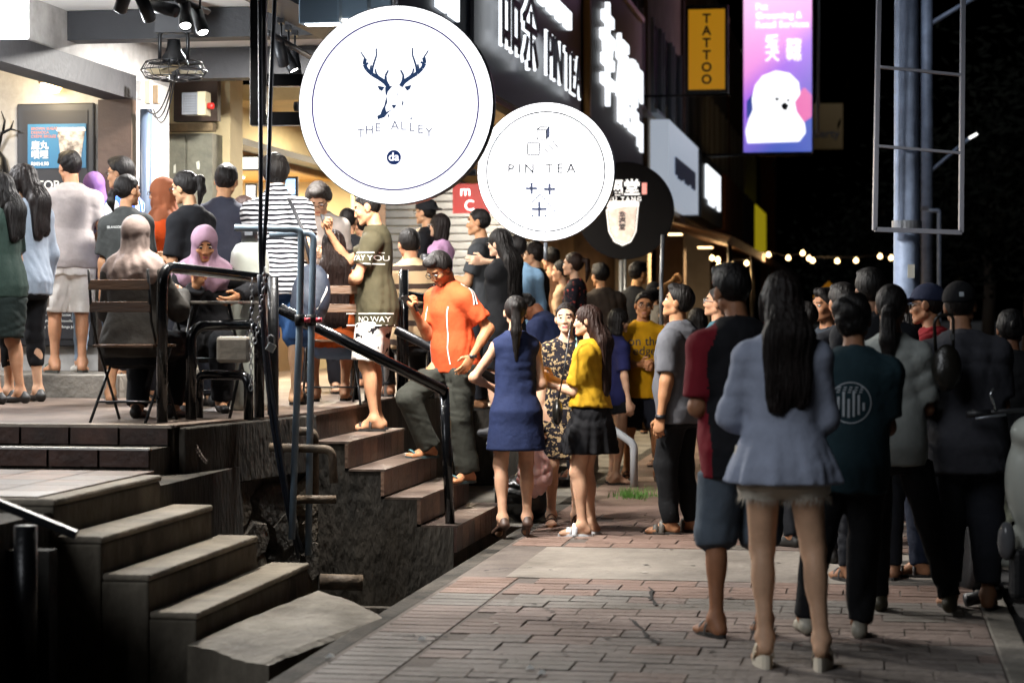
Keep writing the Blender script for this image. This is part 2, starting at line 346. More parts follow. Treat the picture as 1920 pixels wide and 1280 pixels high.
    # head
    RH=RT@rotm(look[0],look[1],look[2]); C=nb+up*.045+RT[:,1]*.01+RH[:,2]*.105+RH[:,1]*.022
    H=lambda *v: C+RH@np.array(v,float)
    f_=sex=='f'; jw=.038 if f_ else .044
    hp=[ell(H(0,-.012,.024),(.075,.094,.087),RH),ell(H(0,.022,-.026),(.063,.066,.086),RH),cone(H(jw,.0,-.06),H(.012,.070,-.098),.026,.016),cone(H(-jw,.0,-.06),H(-.012,.070,-.098),.026,.016),
        cone(H(0,.082,.004),H(0,.096,-.034),.0075,.0105),ell(H(.012,.089,-.039),(.009,.010,.0075),RH),ell(H(-.012,.089,-.039),(.009,.010,.0075),RH),
        cone(H(-.036,.071,.024),H(.036,.071,.024),.013,.013),ell(H(.04,.055,-.03),(.024,.026,.024),RH),ell(H(-.04,.055,-.03),(.024,.026,.024),RH),
        ell(H(0,.078,-.067),(.022,.012,.006),RH),ell(H(0,.077,-.077),(.019,.012,.007),RH),
        cone(nb-up*.02,H(0,-.01,-.05),.054*aw*neckf,.05*aw*neckf),ell(H(.031,.1,.0),(.019,.017,.011),RH,op=1),ell(H(-.031,.1,.0),(.019,.017,.011),RH,op=1),
        ]+([] if hair[0]=='hijab' else [ell(H(.078,-.008,-.012),(.010,.023,.031),RH@rotm(-18)),ell(H(-.078,-.008,-.012),(.010,.023,.031),RH@rotm(18))])
    hv,hq=nets(hp,hs,.013); lc_=(hv[hq].mean(1)-C)@RH; hm=np.zeros(len(hq),int); ax_=np.abs(lc_[:,0])
    hm[(ax_<.020)&(lc_[:,1]>.07)&(lc_[:,2]<-.064)&(lc_[:,2]>-.081)]=1
    hm[(ax_>.013)&(ax_<.05)&(lc_[:,1]>.05)&(lc_[:,2]>.017)&(lc_[:,2]<.0275)]=2
    parts=[nets(bp,hb,.03),(hv,hq)]; mi=[np.zeros(len(parts[0][1]),int),hm]
    for sg in(-1,1):
        ev,eq=sphere(H(sg*.031,.0755,-.001),(.0145,.0125,.0085),R=RH); d=((ev[eq].mean(1)-H(sg*.031,.0755,-.001))@RH); parts.append((ev,eq)); mi.append(np.where((d[:,1]>.0075),4,3))
    for i,(a,e,t) in enumerate(arms):
        pn=(rp,lp)[i]; pn=V3(-1 if i==0 else 1,.1,0) if pn is None else np.array(pn,float)
        hv2=nets(hand_prims(t,t-e,pn,i==0,(rc,lc)[i]),.0055 if q<=1 else .0068,.007); parts.append(hv2); mi.append(np.zeros(len(hv2[1]),int))
    lipc='a8575a' if f_ else '9a6555'
    V,Q=merge(parts); npmesh('body',V,Q,[sk,LIP(lipc),hairm('15110f'),mat('eye_white',(.7,.68,.65),.3),mat('iris',(.012,.009,.007),.2)],np.concatenate(mi),root)
    # clothes
    def arm_sleeve(i,t,r,flare=0,puff=0):
        a,e,wv=arms[i]; o=[ell(a+V3(0,0,-.004),(.046*aw+r,.05*aw+r,.046*aw+r))]
        if t<=1:
            d=nrm(e-a); p=a+(e-a)*t; o.append(cone(a+(e-a)*.05,a+(e-a)*min(1,t+.12),.045*aw+r,.044*aw+r+flare,cuts=[(p,d)]))
        else:
            o.append(cone(a+(e-a)*.05,e,.045*aw+r,.043*aw+r)); d=nrm(wv-e); p=e+(wv-e)*(t-1); o.append(cone(e,e+(wv-e)*min(1,t-1+.1),.043*aw+r,(.034*aw+r+flare),cuts=[(p,d)]))
            if puff: o.append(ell(e+(wv-e)*.25,(.05*aw+puff,)*3))
        return o
    out={'root':root}
    if top:
        L=top.get('loose',.018); hem=top.get('hem',-.13); r=.012+L*.5; sl=top.get('sleeve',.6); s=np.array(B['s']); wx=np.array(B['wx'])*w+L; wy=np.array(B['wy'])*w+L
        box_=top.get('boxy',.6 if sex=='m' else .25); ch=wx[4]; wx[:4]=wx[:4]*(1-box_)+np.maximum(wx[:4],ch)*box_; cyy=np.array(B['cy'])
        if bot and not top.get('tuck'): bl=bot.get('loose',.014); wx[:3]=np.maximum(wx[:3],np.array([.158,.165,.155])*w+bl+.014); wy[:3]=np.maximum(wy[:3],np.array([.112,.12,.112])*w+bl+.014)
        s2=[hem]+[x for x in s if x>hem+.01]; fl=top.get('flare',0)
        wx2=np.interp(s2,s,wx); wy2=np.interp(s2,s,wy); cy2=np.interp(s2,s,cyy)
        if hem<-.14:
            e_=np.clip(.06-np.array(s2),0,None); wx2=wx2+e_*fl*.55; wy2=wy2+e_*(fl*.55+.03)
        if 'sec' in top: s2,wx2,wy2=[np.array(x,float) for x in top['sec']]; wx2=wx2*w; wy2=wy2*w; cy2=np.interp(s2,s,cyy)
        pr=[loft(P0,RT,s2,wx2,wy2,cy2,folds=top.get('folds'),seed=seed)]
        pr+=[cone(nb-up*.035,S[i]*.85+nb*.15-up*.005,.048*aw+r*.6,.042*aw+r*.8) for i in(0,1)]
        if f_:
            b=top.get('bust',.052)
            pr+=[ell(P0+up*.335+RT[:,0]*x+RT[:,1]*.062,(b+.008,b,b),RT) for x in(-.062,.062)]
        if w>1.12: pr.append(ell(P0+up*.10+RT[:,1]*.045*w,(.13*w,.10*w,.15),RT))
        if sl>0:
            for i in(0,1): pr+=arm_sleeve(i,sl,r,top.get('cuff',.004),top.get('puff',0))
        else: pr+=[ell(S[i]-RT[:,0]*(.03 if i==0 else -.03),(.05*aw+.008,.056*aw+.008,.05),RT) for i in(0,1)]
        nr=top.get('neck',.07); pr.append(ell(nb+up*.035+RT[:,1]*.02,(nr,nr*.95,.06+top.get('vneck',0)),RT,op=1))
        if top.get('collar'): pr.append(cone(nb-up*.012,nb+up*.028,.074,.066))
        V,Q=nets(pr,.0125*q,.045,wrink(seed,top.get('wr',.0048),.8)); ms=top['m']; mi2=None
        if isinstance(ms,(list,tuple)):    # raglan sleeves / panels
            cc=(V[Q].mean(1)-P0)@RT; mi2=(np.abs(cc[:,0])>top.get('split',.15)*w-np.clip(cc[:,2]-.40,0,.2)*.55).astype(int)
        out['top']=npmesh(top.get('name','shirt'),V,Q,ms,mi2,root)
        if top.get('open'):   # darker inner shirt seen at the front of a jacket
            pass
    if bot:
        L=bot.get('loose',.014); ln=bot.get('len',2.0); k=bot.get('kind','trousers'); ws=bot.get('waist',.10 if (not top or top.get('tuck')) else max(-.025,min(.1,top.get('hem',-.13)+.05)))
        if k=='skirt':
            z=bot['hem']; fl=bot.get('flare',.06); s2=[z,-.10,-.03,max(ws,-.02)]; g_=.135 if ws>.05 else .16; wx2=[.16*w+fl,.168*w+L+fl*.3,.168*w+L,g_*w+L]; wy2=[.125*w+fl,.125*w+L+fl*.3,.118*w+L,g_*.72*w+L]
            pr=[loft(P0,np.eye(3),s2,wx2,wy2,[0,-.012,-.015,0],folds=bot.get('folds',(9,.035,-.02,z)),seed=seed)]
            if seat is not None:
                pr=[loft(P0,RT,[-.1,-.02,ws],[.18*w,.175*w,.14*w],[.12*w,.12*w,.1*w])]+[cone(a,k_,.10*lw,.075*lw) for a,k_,t in legs]+[cone(legs[0][0],legs[0][1]*.5+legs[1][1]*.5,.1,.08)]
                if z<-.5: pr+=[cone(k_,k_+(t-k_)*.8,.085,.09) for a,k_,t in legs]
        else:
            pr=[loft(P0,RT if seat is None else np.eye(3),[-.175,-.145],[.135*w,.15*w],[.085*w,.1*w],[-.012,-.012]),loft(P0,RT if seat is None else np.eye(3),[-.155,-.03,ws] if ws<.06 else [-.155,-.03,.05,ws],np.array([.158,.165,.158] if ws<.06 else [.158,.165,.155,.14])*w+L,np.array([.105,.115,.11] if ws<.06 else [.105,.115,.108,.10])*w+L,[-.012,-.017,-.01] if ws<.06 else [-.012,-.017,-.005,0])]
            fl=bot.get('flare',0); tp=bot.get('taper',.055)
            hc_=[(P0+up*(top.get('hem',-.13)+.025),up)] if top and not top.get('tuck') and seat is None and top.get('hem',-.13)<0 else []
            for a,k_,t in legs:
                if ln<=1:
                    d=nrm(k_-a); p=a+(k_-a)*ln; pr.append(cone(a+(k_-a)*.16,a+(k_-a)*min(ln+.12,1.1),.080*lw+L,.066*lw+L+fl,cuts=[(p,d)]+hc_))
                else:
                    pr.append(cone(a+(k_-a)*.16,k_,.080*lw+L,.060*lw+L,cuts=hc_)); d=nrm(t-k_); p=k_+(t-k_)*(ln-1); e=k_+(t-k_)*min(ln-1+.08,1.12)
                    pr.append(cone(k_,e,.060*lw+L,.036*lw+L+fl,cuts=[(p,d)])); pr.append(cone(k_+V3(0,-.01,0),k_+(t-k_)*.45+V3(0,-.008,0),.054*lw+L,.042*lw+L,cuts=[(p,d)]))
        V,Q=nets(pr,.0125*q,.025,wrink(seed+50,bot.get('wr',.006),1.0)); out['bot']=npmesh(bot.get('name',k),V,Q,bot['m'],None,root)
    # shoes
    st,scol=shoe[0],shoe[1]
    if st!='none':
        sm=mat('shoe_'+scol,scol,.55,0,.1,60,.2,20); so=mat('sole_'+(shoe[2] if len(shoe)>2 else '1a1613'),shoe[2] if len(shoe)>2 else '1a1613',.7)
        for i,(t,fd,sd) in enumerate(feetf):
            hl=t+V3(0,0,-.052)-fd*.04; toe=t+fd*.15+V3(0,0,-.07-heel*.92); 
            if st in('shoe','flat','pump'):
                tp_=.004 if st!='shoe' else .016
                pr=[cone(hl+V3(0,0,.008),toe+V3(0,0,.006)+fd*.01,.038,.034,(V3(0,0,1),.8 if st!='shoe' else .95)),cone(t+V3(0,0,-.02)-fd*.022,hl,.034+tp_*.3,.037)]
                if st=='shoe': pr.append(cone(t+V3(0,0,-.01),toe-fd*.05+V3(0,0,.012),.038,.034))
                else: pr.append(ell(t+fd*.045+V3(0,0,.028),(.034,.085,.05),np.stack([sd,fd,V3(0,0,1)],1),op=1))
                V,Q=nets(pr,.008,.012); sho=npmesh('shoe',V,Q,sm,None,root)
                if heel: 
                    b=MB(); b.lathe([(.011,-.085-heel+.0),(.013,-.06),(.026,-.035)],Vector(t-fd*.04)) ; b.build('heel',sm,sho,True)
            else:
                g=-.085-heel; b=MB(); n=14; pts=[]
                for a in range(n):
                    an=6.28318*a/n; L_=.135; x=math.cos(an)*(.043+.008*math.sin(an)); y=math.sin(an)*L_+.055; pts.append((x,y))
                M=Matrix(((sd[0],fd[0],0,t[0]),(sd[1],fd[1],0,t[1]),(0,0,1,t[2]),(0,0,0,1)))
                if heel:   # wedge
                    vs=[(x,y,g) for x,y in pts]+[(x,y,-.075-heel*max(0,min(1,(y+.04)/.15))) for x,y in pts]
                    b.add(vs,[tuple(range(n-1,-1,-1)),tuple(range(n,2*n))]+[(j,(j+1)%n,n+(j+1)%n,n+j) for j in range(n)])
                else: b.prism(pts,g+.001,g+.02)
                o=b.build('sole',so,root); o.data.transform(M); sol=o
                for y0,rr in (((.10,.044),(.055,.048)) if st=='slide' else ((.105,.038),) if st=='flip' else ((.105,.044),(.03,.05))):
                    b=MB(); zz=g+.012+(heel*(1-min(1,max(0,(y0+.04)/.15))) if heel else 0); hh=.052 if y0>.08 else .082
                    pth=[Vector((math.cos(a)*rr,y0+(.05*abs(math.sin(a)) if st=='flip' else 0),zz+math.sin(a)*hh)) for a in [math.pi*j/8 for j in range(9)]]
                    wd=.020 if st=='slide' else .010
                    vs=[p+Vector((0,s_,0))+Vector((0,0,e_)) for p in pth for s_,e_ in((-wd,0),(wd,0),(wd,.005),(-wd,.005))]
                    b.add(vs,[(j*4+a,j*4+(a+1)%4,j*4+4+(a+1)%4,j*4+4+a) for j in range(8) for a in range(4)]); o=b.build('strap',sm,sol,True); o.data.transform(M)
    # hair and headwear
    hs_,hc=hair[0],hair[1]; ln=hair[2] if len(hair)>2 else .35; hm_=hairm(hc) if hs_!='hijab' else cloth(hc); nz=wrink(seed+9,.0035)
    face=ell(H(0,.105,-.06),(.072,.075,.112),RH,op=1); nape=(H(0,-.02,-.066),RH@V3(0,.48,-.88)); hl_=(H(0,.034,.03),RH@nrm((0,.75,-.66)))
    dn=V3(0,0,-1)
    if hs_ in('short','buzz','fringe','tuft'):
        g={'buzz':-.006,'tuft':.012}.get(hs_,.003)
        pr=[ell(H(0,-.012,.026),(.083+g,.102+g,.098+g),RH,cuts=[nape,hl_])]
        if hs_=='tuft': pr.append(ell(H(0,.02,.095),(.06,.07,.035),RH))
        if hs_ in('short','tuft'): pr.append(ell(H(0,.045,.092),(.06,.045,.03),RH))
        pr.append(ell(H(0,.108,-.055),(.066,.07,.117),RH,op=1)); 
        pr+= [ell(H(sg*.088,.0,-.028),(.03,.032,.042),RH,op=1) for sg in(-1,1)]
        V,Q=nets(pr,hs*1.15,.012,wrink(seed+9,.008 if hs_=='tuft' else .005)); npmesh('hair',V,Q,hm_,None,root)
    elif hs_ in('pony','bun'):
        pr=[ell(H(0,-.014,.025),(.083,.102,.097),RH,cuts=[nape,(H(0,.03,.03),hl_[1])])]+[ell(H(sg*.088,.0,-.028),(.03,.03,.04),RH,op=1) for sg in(-1,1)]
        b=H(0,-.108,hair[3] if len(hair)>3 else .03)
        if hs_=='bun': pr.append(ell(b+RH@V3(0,-.01,0),(.038,.034,.038)))
        else:
            o=RH@V3(0,-1,0); p1=b+o*.045+dn*.015; p2=p1+o*.01+dn*ln*.45; p3=p2+dn*ln*.55+o*-.02; pr+=[cone(b,p1,.02,.03),cone(p1,p2,.032,.04,(nrm(o),.6)),cone(p2,p3,.038,.012,(nrm(o),.6))]
        V,Q=nets(pr,hs*1.15,.014,nz); hob=npmesh('hair',V,Q,hm_,None,root)
        V,Q=sphere(b+RH@V3(0,-.015,0),(.024,.014,.024),R=RH); npmesh('hair_tie',V,Q,cloth(hair[4] if len(hair)>4 else '141214'),None,hob)
    elif hs_ in('long','bob'):
        pr=[ell(H(0,-.014,.025),(.087,.104,.099),RH)]
        if hs_=='bob': pr+=[cone(H(sg*.05,-.03,0),H(sg*.055,-.03,-.12),.05,.045) for sg in(-1,1)]+[cone(H(0,-.06,0),H(0,-.065,-.12),.06,.05)]
        else:
            bk=RH@V3(0,-1,0); bk=nrm(V3(bk[0],bk[1],0)); bk0=nrm(-RT[:,1]); a=H(0,-.045,-.02); b=nb+bk*.095+dn*.02; c=b+dn*ln-up*0+bk0*.02; rx=nrm(np.cross(bk,V3(0,0,1)))
            pr+=[cone(a,b,.092,.10,(bk,.75)),cone(b+rx*.045,c+rx*.045,.08,.055,(bk,.55)),cone(b-rx*.045,c-rx*.05-dn*.02,.08,.05,(bk,.55)),cone(b,c-dn*.05,.08,.055,(bk,.65))]
            if len(hair)>3 and hair[3]: pr+=[cone(H(sg*.07,.01,.0),H(sg*.075,.02,-.02)+dn*hair[3],.028,.022) for sg in(-1,1)]
        pr.append(ell(H(0,.108,-.062),(.058,.07,.108 if len(hair)<=4 else .085),RH,op=1)); 
        if hs_=='bob': pr.append(ell(H(0,.1,-.12),(.06,.1,.09),RH,op=1))
        def hn(X,Y,Z):
            an=np.arctan2(X-C[0],Y-C[1]); return .003*np.sin(an*21+3*np.sin(Z*9+seed))+.0025*np.sin(an*39+Z*7+2*np.sin(Z*21))+nz(X,Y,Z)*.6
        V,Q=nets(pr,hs*1.25,.02,hn); ho=npmesh('hair',V,Q,hm_,None,root)
        if hs_=='long' and q<=1: strands(ho,a,b,c,bk,rx,hm_,ho,seed)
    elif hs_=='hijab':
        pr=[ell(H(0,-.014,.022),(.092,.110,.104),RH),ell(H(0,.0,-.07),(.082,.09,.085),RH),cone(H(0,-.02,-.08),nb-up*.03,.085,.10),
            ell(nb-up*.10+RT[:,1]*.01,(.205*w,.145*w,.15),RT),cone(H(0,-.05,-.04),nb-RT[:,1]*.09-up*.18,.075,.07,(RT[:,1],.5)),
            ell(H(0,.115,-.034),(.056,.075,.093),RH,op=1)]
        def hn(X,Y,Z):
            an=np.arctan2(X-nb[0],Y-nb[1]); g=np.clip((C[2]+.03-Z)/.2,.1,1); return g*(.006*np.sin(an*7+Z*22+seed)+.0035*np.sin(an*13-Z*30))+nz(X,Y,Z)*.5
        V,Q=nets(pr,.009,.03,hn); npmesh('headscarf',V,Q,hm_,None,root)
    if len(hair)>5 and hair[5] or hs_=='cap':
        cm=cloth(hc if hs_=='cap' else hair[5]); 
        if hs_=='cap':
            V,Q=nets([ell(H(0,-.012,.02),(.081,.10,.092),RH,cuts=[nape,hl_])]+[ell(H(sg*.088,.0,-.028),(.03,.03,.04),RH,op=1) for sg in(-1,1)],hs*1.2,.012); npmesh('hair',V,Q,hairm('15110f'),None,root)
        sg=-1 if (len(hair)>3 and hair[3]=='back') else 1
        V,Q=nets([ell(H(0,-.012,.034),(.091,.110,.098),RH,cuts=[(H(0,0,.022),RH@V3(0,.12,-1))]),ell(H(0,sg*.10,.034),(.075,.085,.012),RH@rotm(0,-10*sg))],hs*1.2,.008); npmesh('cap',V,Q,cm,None,root)
    if glasses:
        gm=mat('spectacle_'+glasses,glasses,.3); b=MB()
        for sg in(-1,1):
            ring=[Vector(H(sg*.033+.023*math.cos(a),.098+.004*(1-abs(math.cos(a))),-.003+.018*math.sin(a))) for a in [6.28318*j/14 for j in range(15)]]
            b.tube(ring,.0024,5); b.tube([Vector(H(sg*.056,.096,.004)),Vector(H(sg*.078,.03,.006)),Vector(H(sg*.08,-.01,.0))],.0024,5)
        b.tube([Vector(H(-.011,.101,.002)),Vector(H(0,.106,.004)),Vector(H(.011,.101,.002))],.0022,5); b.build('spectacles',gm,root,True)
    out.update(arms=arms,legs=legs,P0=P0,RT=RT,C=C,RH=RH,H=H,S=S,nb=nb,M=Matrix.Translation(loc)@Matrix.Rotation(R_(yaw),4,'Z')@Matrix.Scale(h/1.72,4))
    return out
def strands(ho,a,b,c,bk,rx,m,root,seed):   # loose strands lying over long hair
    from mathutils.bvhtree import BVHTree
    me=ho.data; bv=BVHTree.FromPolygons([v.co for v in me.vertices],[p.vertices for p in me.polygons]); r=random.Random(seed); mb=MB()
    for i in range(150):
        l0=r.uniform(-.1,.1); l1=l0*.7+r.gauss(0,.02); s0=r.uniform(0,.35); s1=r.uniform(.75,1.08); pts=[]; lift=r.uniform(.001,.005)
        for j in range(9):
            t=s0+(s1-s0)*j/8; p=a+(b-a)*t*2.5 if t<.4 else b+(c-b)*(t-.4)/.6; p=p+rx*(l0+(l1-l0)*t+.006*math.sin(t*9+i)); o=Vector(p+bk*.4); h=bv.ray_cast(o,Vector(-bk))
            if h[0] is None: 
                if pts and t>.8: pts.append(pts[-1]+Vector((r.gauss(0,.003),r.gauss(0,.003),-.02)))
                continue
            pts.append(h[0]+Vector(bk)*lift)
        if len(pts)>3: mb.tube(pts,[.0022]*(len(pts)-1)+[.0006],4,False)
    o=mb.build('loose_strands',m,root,True); o['kind']='stuff'
def wpt(p,v): return p['M']@Vector([float(x) for x in v])
def decal(o,s,size,origin,xdir,ndir,m,name='print',off=.004,**k):   # lettering laid onto a garment
    o=o[0] if isinstance(o,tuple) else o
    from mathutils.bvhtree import BVHTree
    me=o.data; bv=BVHTree.FromPolygons([v.co for v in me.vertices],[p.vertices for p in me.polygons])
    n=Vector(ndir).normalized(); M=frame(Vector(origin),xdir,n)
    t=text(name,s,size,M,m,o,ext=0,**k) if isinstance(s,str) else flat(name,s,M,m,o,t=0)
    import bmesh
    bm=bmesh.new(); bm.from_mesh(t.data); bmesh.ops.remove_doubles(bm,verts=bm.verts,dist=1e-5); bmesh.ops.triangulate(bm,faces=bm.faces)
    for _ in range(3):
        L=[e for e in bm.edges if e.calc_length()>.02]
        if not L: break
        bmesh.ops.subdivide_edges(bm,edges=L,cuts=1); bmesh.ops.triangulate(bm,faces=bm.faces)
    for v in bm.verts:
        hit=bv.ray_cast(v.co+n*.4,-n)
        if hit[0] is not None: v.co=hit[0]+n*off
    bm.to_mesh(t.data); bm.free(); return t
# ---------------- setting ----------------
DECK=.89; VF=-5.85; VO=-3.55
conc=mat('concrete','8a857c',.85,0,.5,30,.5,2.2,col2='4c4842'); concd=mat('stained_shaded_concrete','4a443c',.92,0,.9,14,.75,1.6,col2='15130f',coord='World',stretch=(2.2,2.2,.7))  # concd: stained concrete, base also darkened to stand for shade on the flanks
asph=mat('asphalt',(.045,.045,.047),.9,0,.5,80,.4,3); dirt=mat('drain_mud',(.02,.018,.015),.8)
tile=mat('red_tile','7c6150',.55,0,.3,24,.6,2.5,col2='43342b',coord='World',stretch=(1,1,2)); tiled=mat('dark_red_tile','54382e',.5,0,.3,24,.6,2.5,col2='241713',coord='World'); decktile=mat('deck_tile','7b6b60',.45,0,.3,22,.6,1.4,coord='World',col2='33292441'[:6])
plaster=mat('grey_plaster','b9b6b2',.85,0,.3,12,.35,1.7,col2='85827f'); white=mat('white_paint','d8d6d2',.7,0,.15,15,.1,2); cream=mat('cream_paint','d9c79a',.75,0,.2,15,.18,2)
blackm=mat('black_metal','17181b',.35,.4,.15,40,.25,8); blackgloss=mat('black_gloss_tube','101114',.16,.2,.12,25,.3,10); dark=mat('dark_panel','15161c',.5,0,.1,20,.2,3); woodm=mat('slat_wood','5e4026',.5,0,.3,12,.4,6,stretch=(1,8,8))
grout=mat('grout','2b2522',.9); steel=mat('grey_steel','8d929a',.4,.6,.15,30,.2,6); pvc=mat('grey_pvc','7f93a6',.4,0,.08,40,.2,7); frosted=mat('frame_brown','4a382c',.6,0,.2,20,.3,4)
def structure(o): return tag(o,kind='structure')
# road, pavement, drain
def sheet(name,u0,u1,v0,v1,z,m,parent=None): return MB().add([W(u0,v0,z),W(u0,v1,z),W(u1,v1,z),W(u1,v0,z)],[(0,1,2,3)]).build(name,m,parent)
structure(sheet('road',-30,500,.60,120,-.05,asph)); structure(sheet('ground',-30,500,-60,.62,-.62,dirt))
pav=structure(uvbox('pavement',3,90,-2.38,.58,-.6,-.003,mat('paving_bed','665d57',.9,0,.6,40,.5,2.5,col2='4c443f'))); structure(uvbox('kerb',3,120,.58,.72,-.6,.004,conc,bevel=.01))
# pavers: rows of ribbed slabs, each its own piece, four colours in bands as laid
pm=[mat('paver_'+n,c,.75,0,.8,22,.6,1.1,col2=c2,coord='World') for n,c,c2 in(('rose','80716a','594b44'),('grey','7d7873','565049'),('red','846d62','5e4a40'),('dusk','7b736e','524b46'))]
pmesh={}
def paver_mesh(w,d,key,m):
    if key in pmesh: return pmesh[key]
    b=MB(); n=2
    # slab with ribs along its width
    for i in range(n):
        y0=-d/2+d*i/n+.003; y1=-d/2+d*(i+1)/n-.003; b.hexa([(-w/2,y0,-.02),(w/2,y0,-.02),(w/2,y1,-.02),(-w/2,y1,-.02)],[(-w/2+.003,y0+.003,0),(w/2-.003,y0+.003,0),(w/2-.003,y1-.003,0),(-w/2+.003,y1-.003,0)])
    o=b.build('paver',m); me=o.data; bpy.data.objects.remove(o); pmesh[key]=me; return me
u=7.9; row=0
while u<16.3:
    d=.245; plain=(12.15<u<13.9)
    band=1 if plain else (2 if u>13.9 else (2 if 11.4<u<=12.15 else (1 if 11.0<u<=11.4 else (0 if 9.9<u<=11.0 else 3))))
    if not plain:
        v=-2.36+.36; b=paver_mesh(.33,d-.012,('edge',band),pm[band]); o=link('paver',b,pav); o.location=W(u+d/2,-2.36+.175,.002); o.rotation_euler=(0,0,-TH)
        w=.31; v=-2.0+(row%3)*.103-.103
        while v<.55:
            a=max(v,-2.0); c=min(v+w,.575)
            if c-a>.06:
                kb=band if rnd.random()<.85 else rnd.choice((0,1,3)); o=link('paver',paver_mesh(round(c-a,2)-.005,d-.006,(round(c-a,2),kb),pm[kb]),pav); o.location=W(u+d/2,(a+c)/2,rnd.uniform(.0,.005)); o.rotation_euler=(rnd.uniform(-.008,.008),rnd.uniform(-.008,.008),-TH+rnd.uniform(-.005,.005))
            v+=w
    u+=d; row+=1
uvbox('concrete_patch',12.315,13.955,-2.1,.57,-.05,.003,mat('patch','8a837a',.85,0,.7,14,.5,1.1,col2='5c554e',coord='World'),pav)
sheet('far_paving',16.31,90,-2.38,.58,.001,pm[2],pav)
edge=structure(uvbox('drain_edge',3,60,-2.50,-2.38,-.6,-.004,concd,bevel=.012))
structure(uvbox('covered_drain',15.3,90,-3.6,-2.5,-.6,-.006,conc))
mat('shaded_riser','6a6357',.92,0,.9,9,.6,1.5,col2='322c24',coord='World',stretch=(1.5,1.5,.9)); ramp=MB(); a=[G(352,1204,.05),G(505,1243,.0),G(735,1154,.0),G(596,1100,.07)]; N=16; top_=[]
for i in range(N+1):
    for j in range(N+1):
        s_,t_=i/N,j/N; p_=(a[0]*(1-s_)+a[1]*s_)*(1-t_)+(a[3]*(1-s_)+a[2]*s_)*t_; e_=(i in(0,N) or j in(0,N)); p_=p_+Vector((rnd.gauss(0,.003) if e_ else 0,rnd.gauss(0,.004) if e_ else 0,.006*math.sin(7*s_+5*t_)+rnd.gauss(0,.0008)-(.012 if e_ else 0))); top_.append(p_)
ramp.add(top_,[(i*(N+1)+j,(i+1)*(N+1)+j,(i+1)*(N+1)+j+1,i*(N+1)+j+1) for i in range(N) for j in range(N)]); ramp.mi=1; bd=[i*(N+1) for i in range(N+1)]+[N*(N+1)+j for j in range(1,N+1)]+[i*(N+1)+N for i in range(N-1,-1,-1)]+[j for j in range(N-1,0,-1)]; n_=len(bd)
ramp.add([top_[k] for k in bd]+[Vector((top_[k].x,top_[k].y,-.4)) for k in bd],[(k,n_+k,n_+(k+1)%n_,(k+1)%n_) for k in range(n_)]); structure(ramp.build('concrete_apron',[mat('apron','958f84',.85,0,.9,16,.5,1.5,col2='5a544c',coord='World'),mat('shaded_riser')]))  # apron sides reuse the shade-dark riser colour
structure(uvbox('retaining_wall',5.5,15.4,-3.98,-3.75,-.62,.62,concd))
# tuft of grass at the foot of the white rail
g=MB()
for i in range(260):
    p=G(1188+rnd.gauss(0,20),931+rnd.gauss(0,2.5)); h=rnd.uniform(.03,.10); a=rnd.uniform(0,6.28); x=Vector((math.cos(a),math.sin(a),0)); l=x.cross(Vector((0,0,1)))*rnd.uniform(.2,.6)*h
    g.add([p-x*.004,p+x*.004,p+l+Vector((0,0,h))],[(0,1,2)])
tag(g.build('grass',mat('grass','4c7a2c',.7)),'small tuft of green grass on the paving by the white handrail','grass',kind='stuff')
# ---- near staircase (bare concrete) ----
sc=empty('concrete_staircase',W(10.3,-3.3,0),0,'bare concrete staircase at the left, worn treads coloured as lit, risers as shaded','staircase')
nos=[-3.04,-3.27,-3.50,-3.73]; 
def stair_step(name,u0,u1,v0,v1,z0,z1,m,par):
    o=uvbox(name,u0,u1,v0,v1,z0,z1,m,None,bevel=.012); o.parent=par; o.matrix_parent_inverse=par.matrix_basis.inverted(); return o
def keep(o,par): o.parent=par; o.matrix_parent_inverse=par.matrix_basis.inverted(); return o
stm=mat('lit_step','938a7b',.85,0,.8,18,.6,1.7,col2='544d43',coord='World')
for i,v in enumerate(nos): stair_step('riser',9.425,(11.415,11.195,11.115,10.945)[i],v-.235 if i<3 else -7.5,v-.006,-.6,.17*(i+1)-.035,mat('shaded_riser','6a6357',.92,0,.9,9,.6,1.5,col2='322c24',coord='World',stretch=(1.5,1.5,.9)),sc); stair_step('tread',9.42,(11.42,11.2,11.12,10.95)[i],v-.23 if i<3 else -7.5,v,.17*(i+1)-.034,.17*(i+1),stm,sc)  # light treads over dark risers: lit and shaded sides put into the colour
land=[keep(uvbox('landing_tile',9.46+.0+i*.33,9.46+i*.33+.322,-4.15-.33*j,-3.83-.33*j,.668,.688,tile if (i+j)%3 else decktile),sc) for i in range(5) for j in range(8)]
# ---- raised deck ----
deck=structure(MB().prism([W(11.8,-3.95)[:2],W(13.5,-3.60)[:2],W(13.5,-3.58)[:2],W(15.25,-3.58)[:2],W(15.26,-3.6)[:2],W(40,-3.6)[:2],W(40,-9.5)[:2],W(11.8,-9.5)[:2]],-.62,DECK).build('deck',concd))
dk=structure(MB().prism([W(11.78,-3.93)[:2],W(13.5,-3.575)[:2],W(15.25,-3.565)[:2],W(15.3,-3.6)[:2],W(40,-3.6)[:2],W(40,-9.5)[:2],W(11.78,-9.5)[:2]],DECK-.001,DECK+.012).build('deck_floor',decktile))
for i in range(9):
    for k,(uu,z0,z1) in enumerate(((11.45,.68,.785),(11.78,.785,.885))):
        v1=-3.97-.3*i; o=uvbox('riser_tile',uu-.02,uu,v1-.29,v1-.005,z0+.004,z1,tiled if rnd.random()<.75 else tile,deck)
uvbox('middle_step',11.45,11.8,-9,-3.97,.6,.780,concd,deck); uvbox('step_edge',11.425,11.47,-5.05,-3.97,.778,.790,white,deck); uvbox('step_edge',11.755,11.80,-6.9,-3.95,.885,.9035,mat('worn_edge','b5a99c',.6,0,.4,30,.4,6),deck)
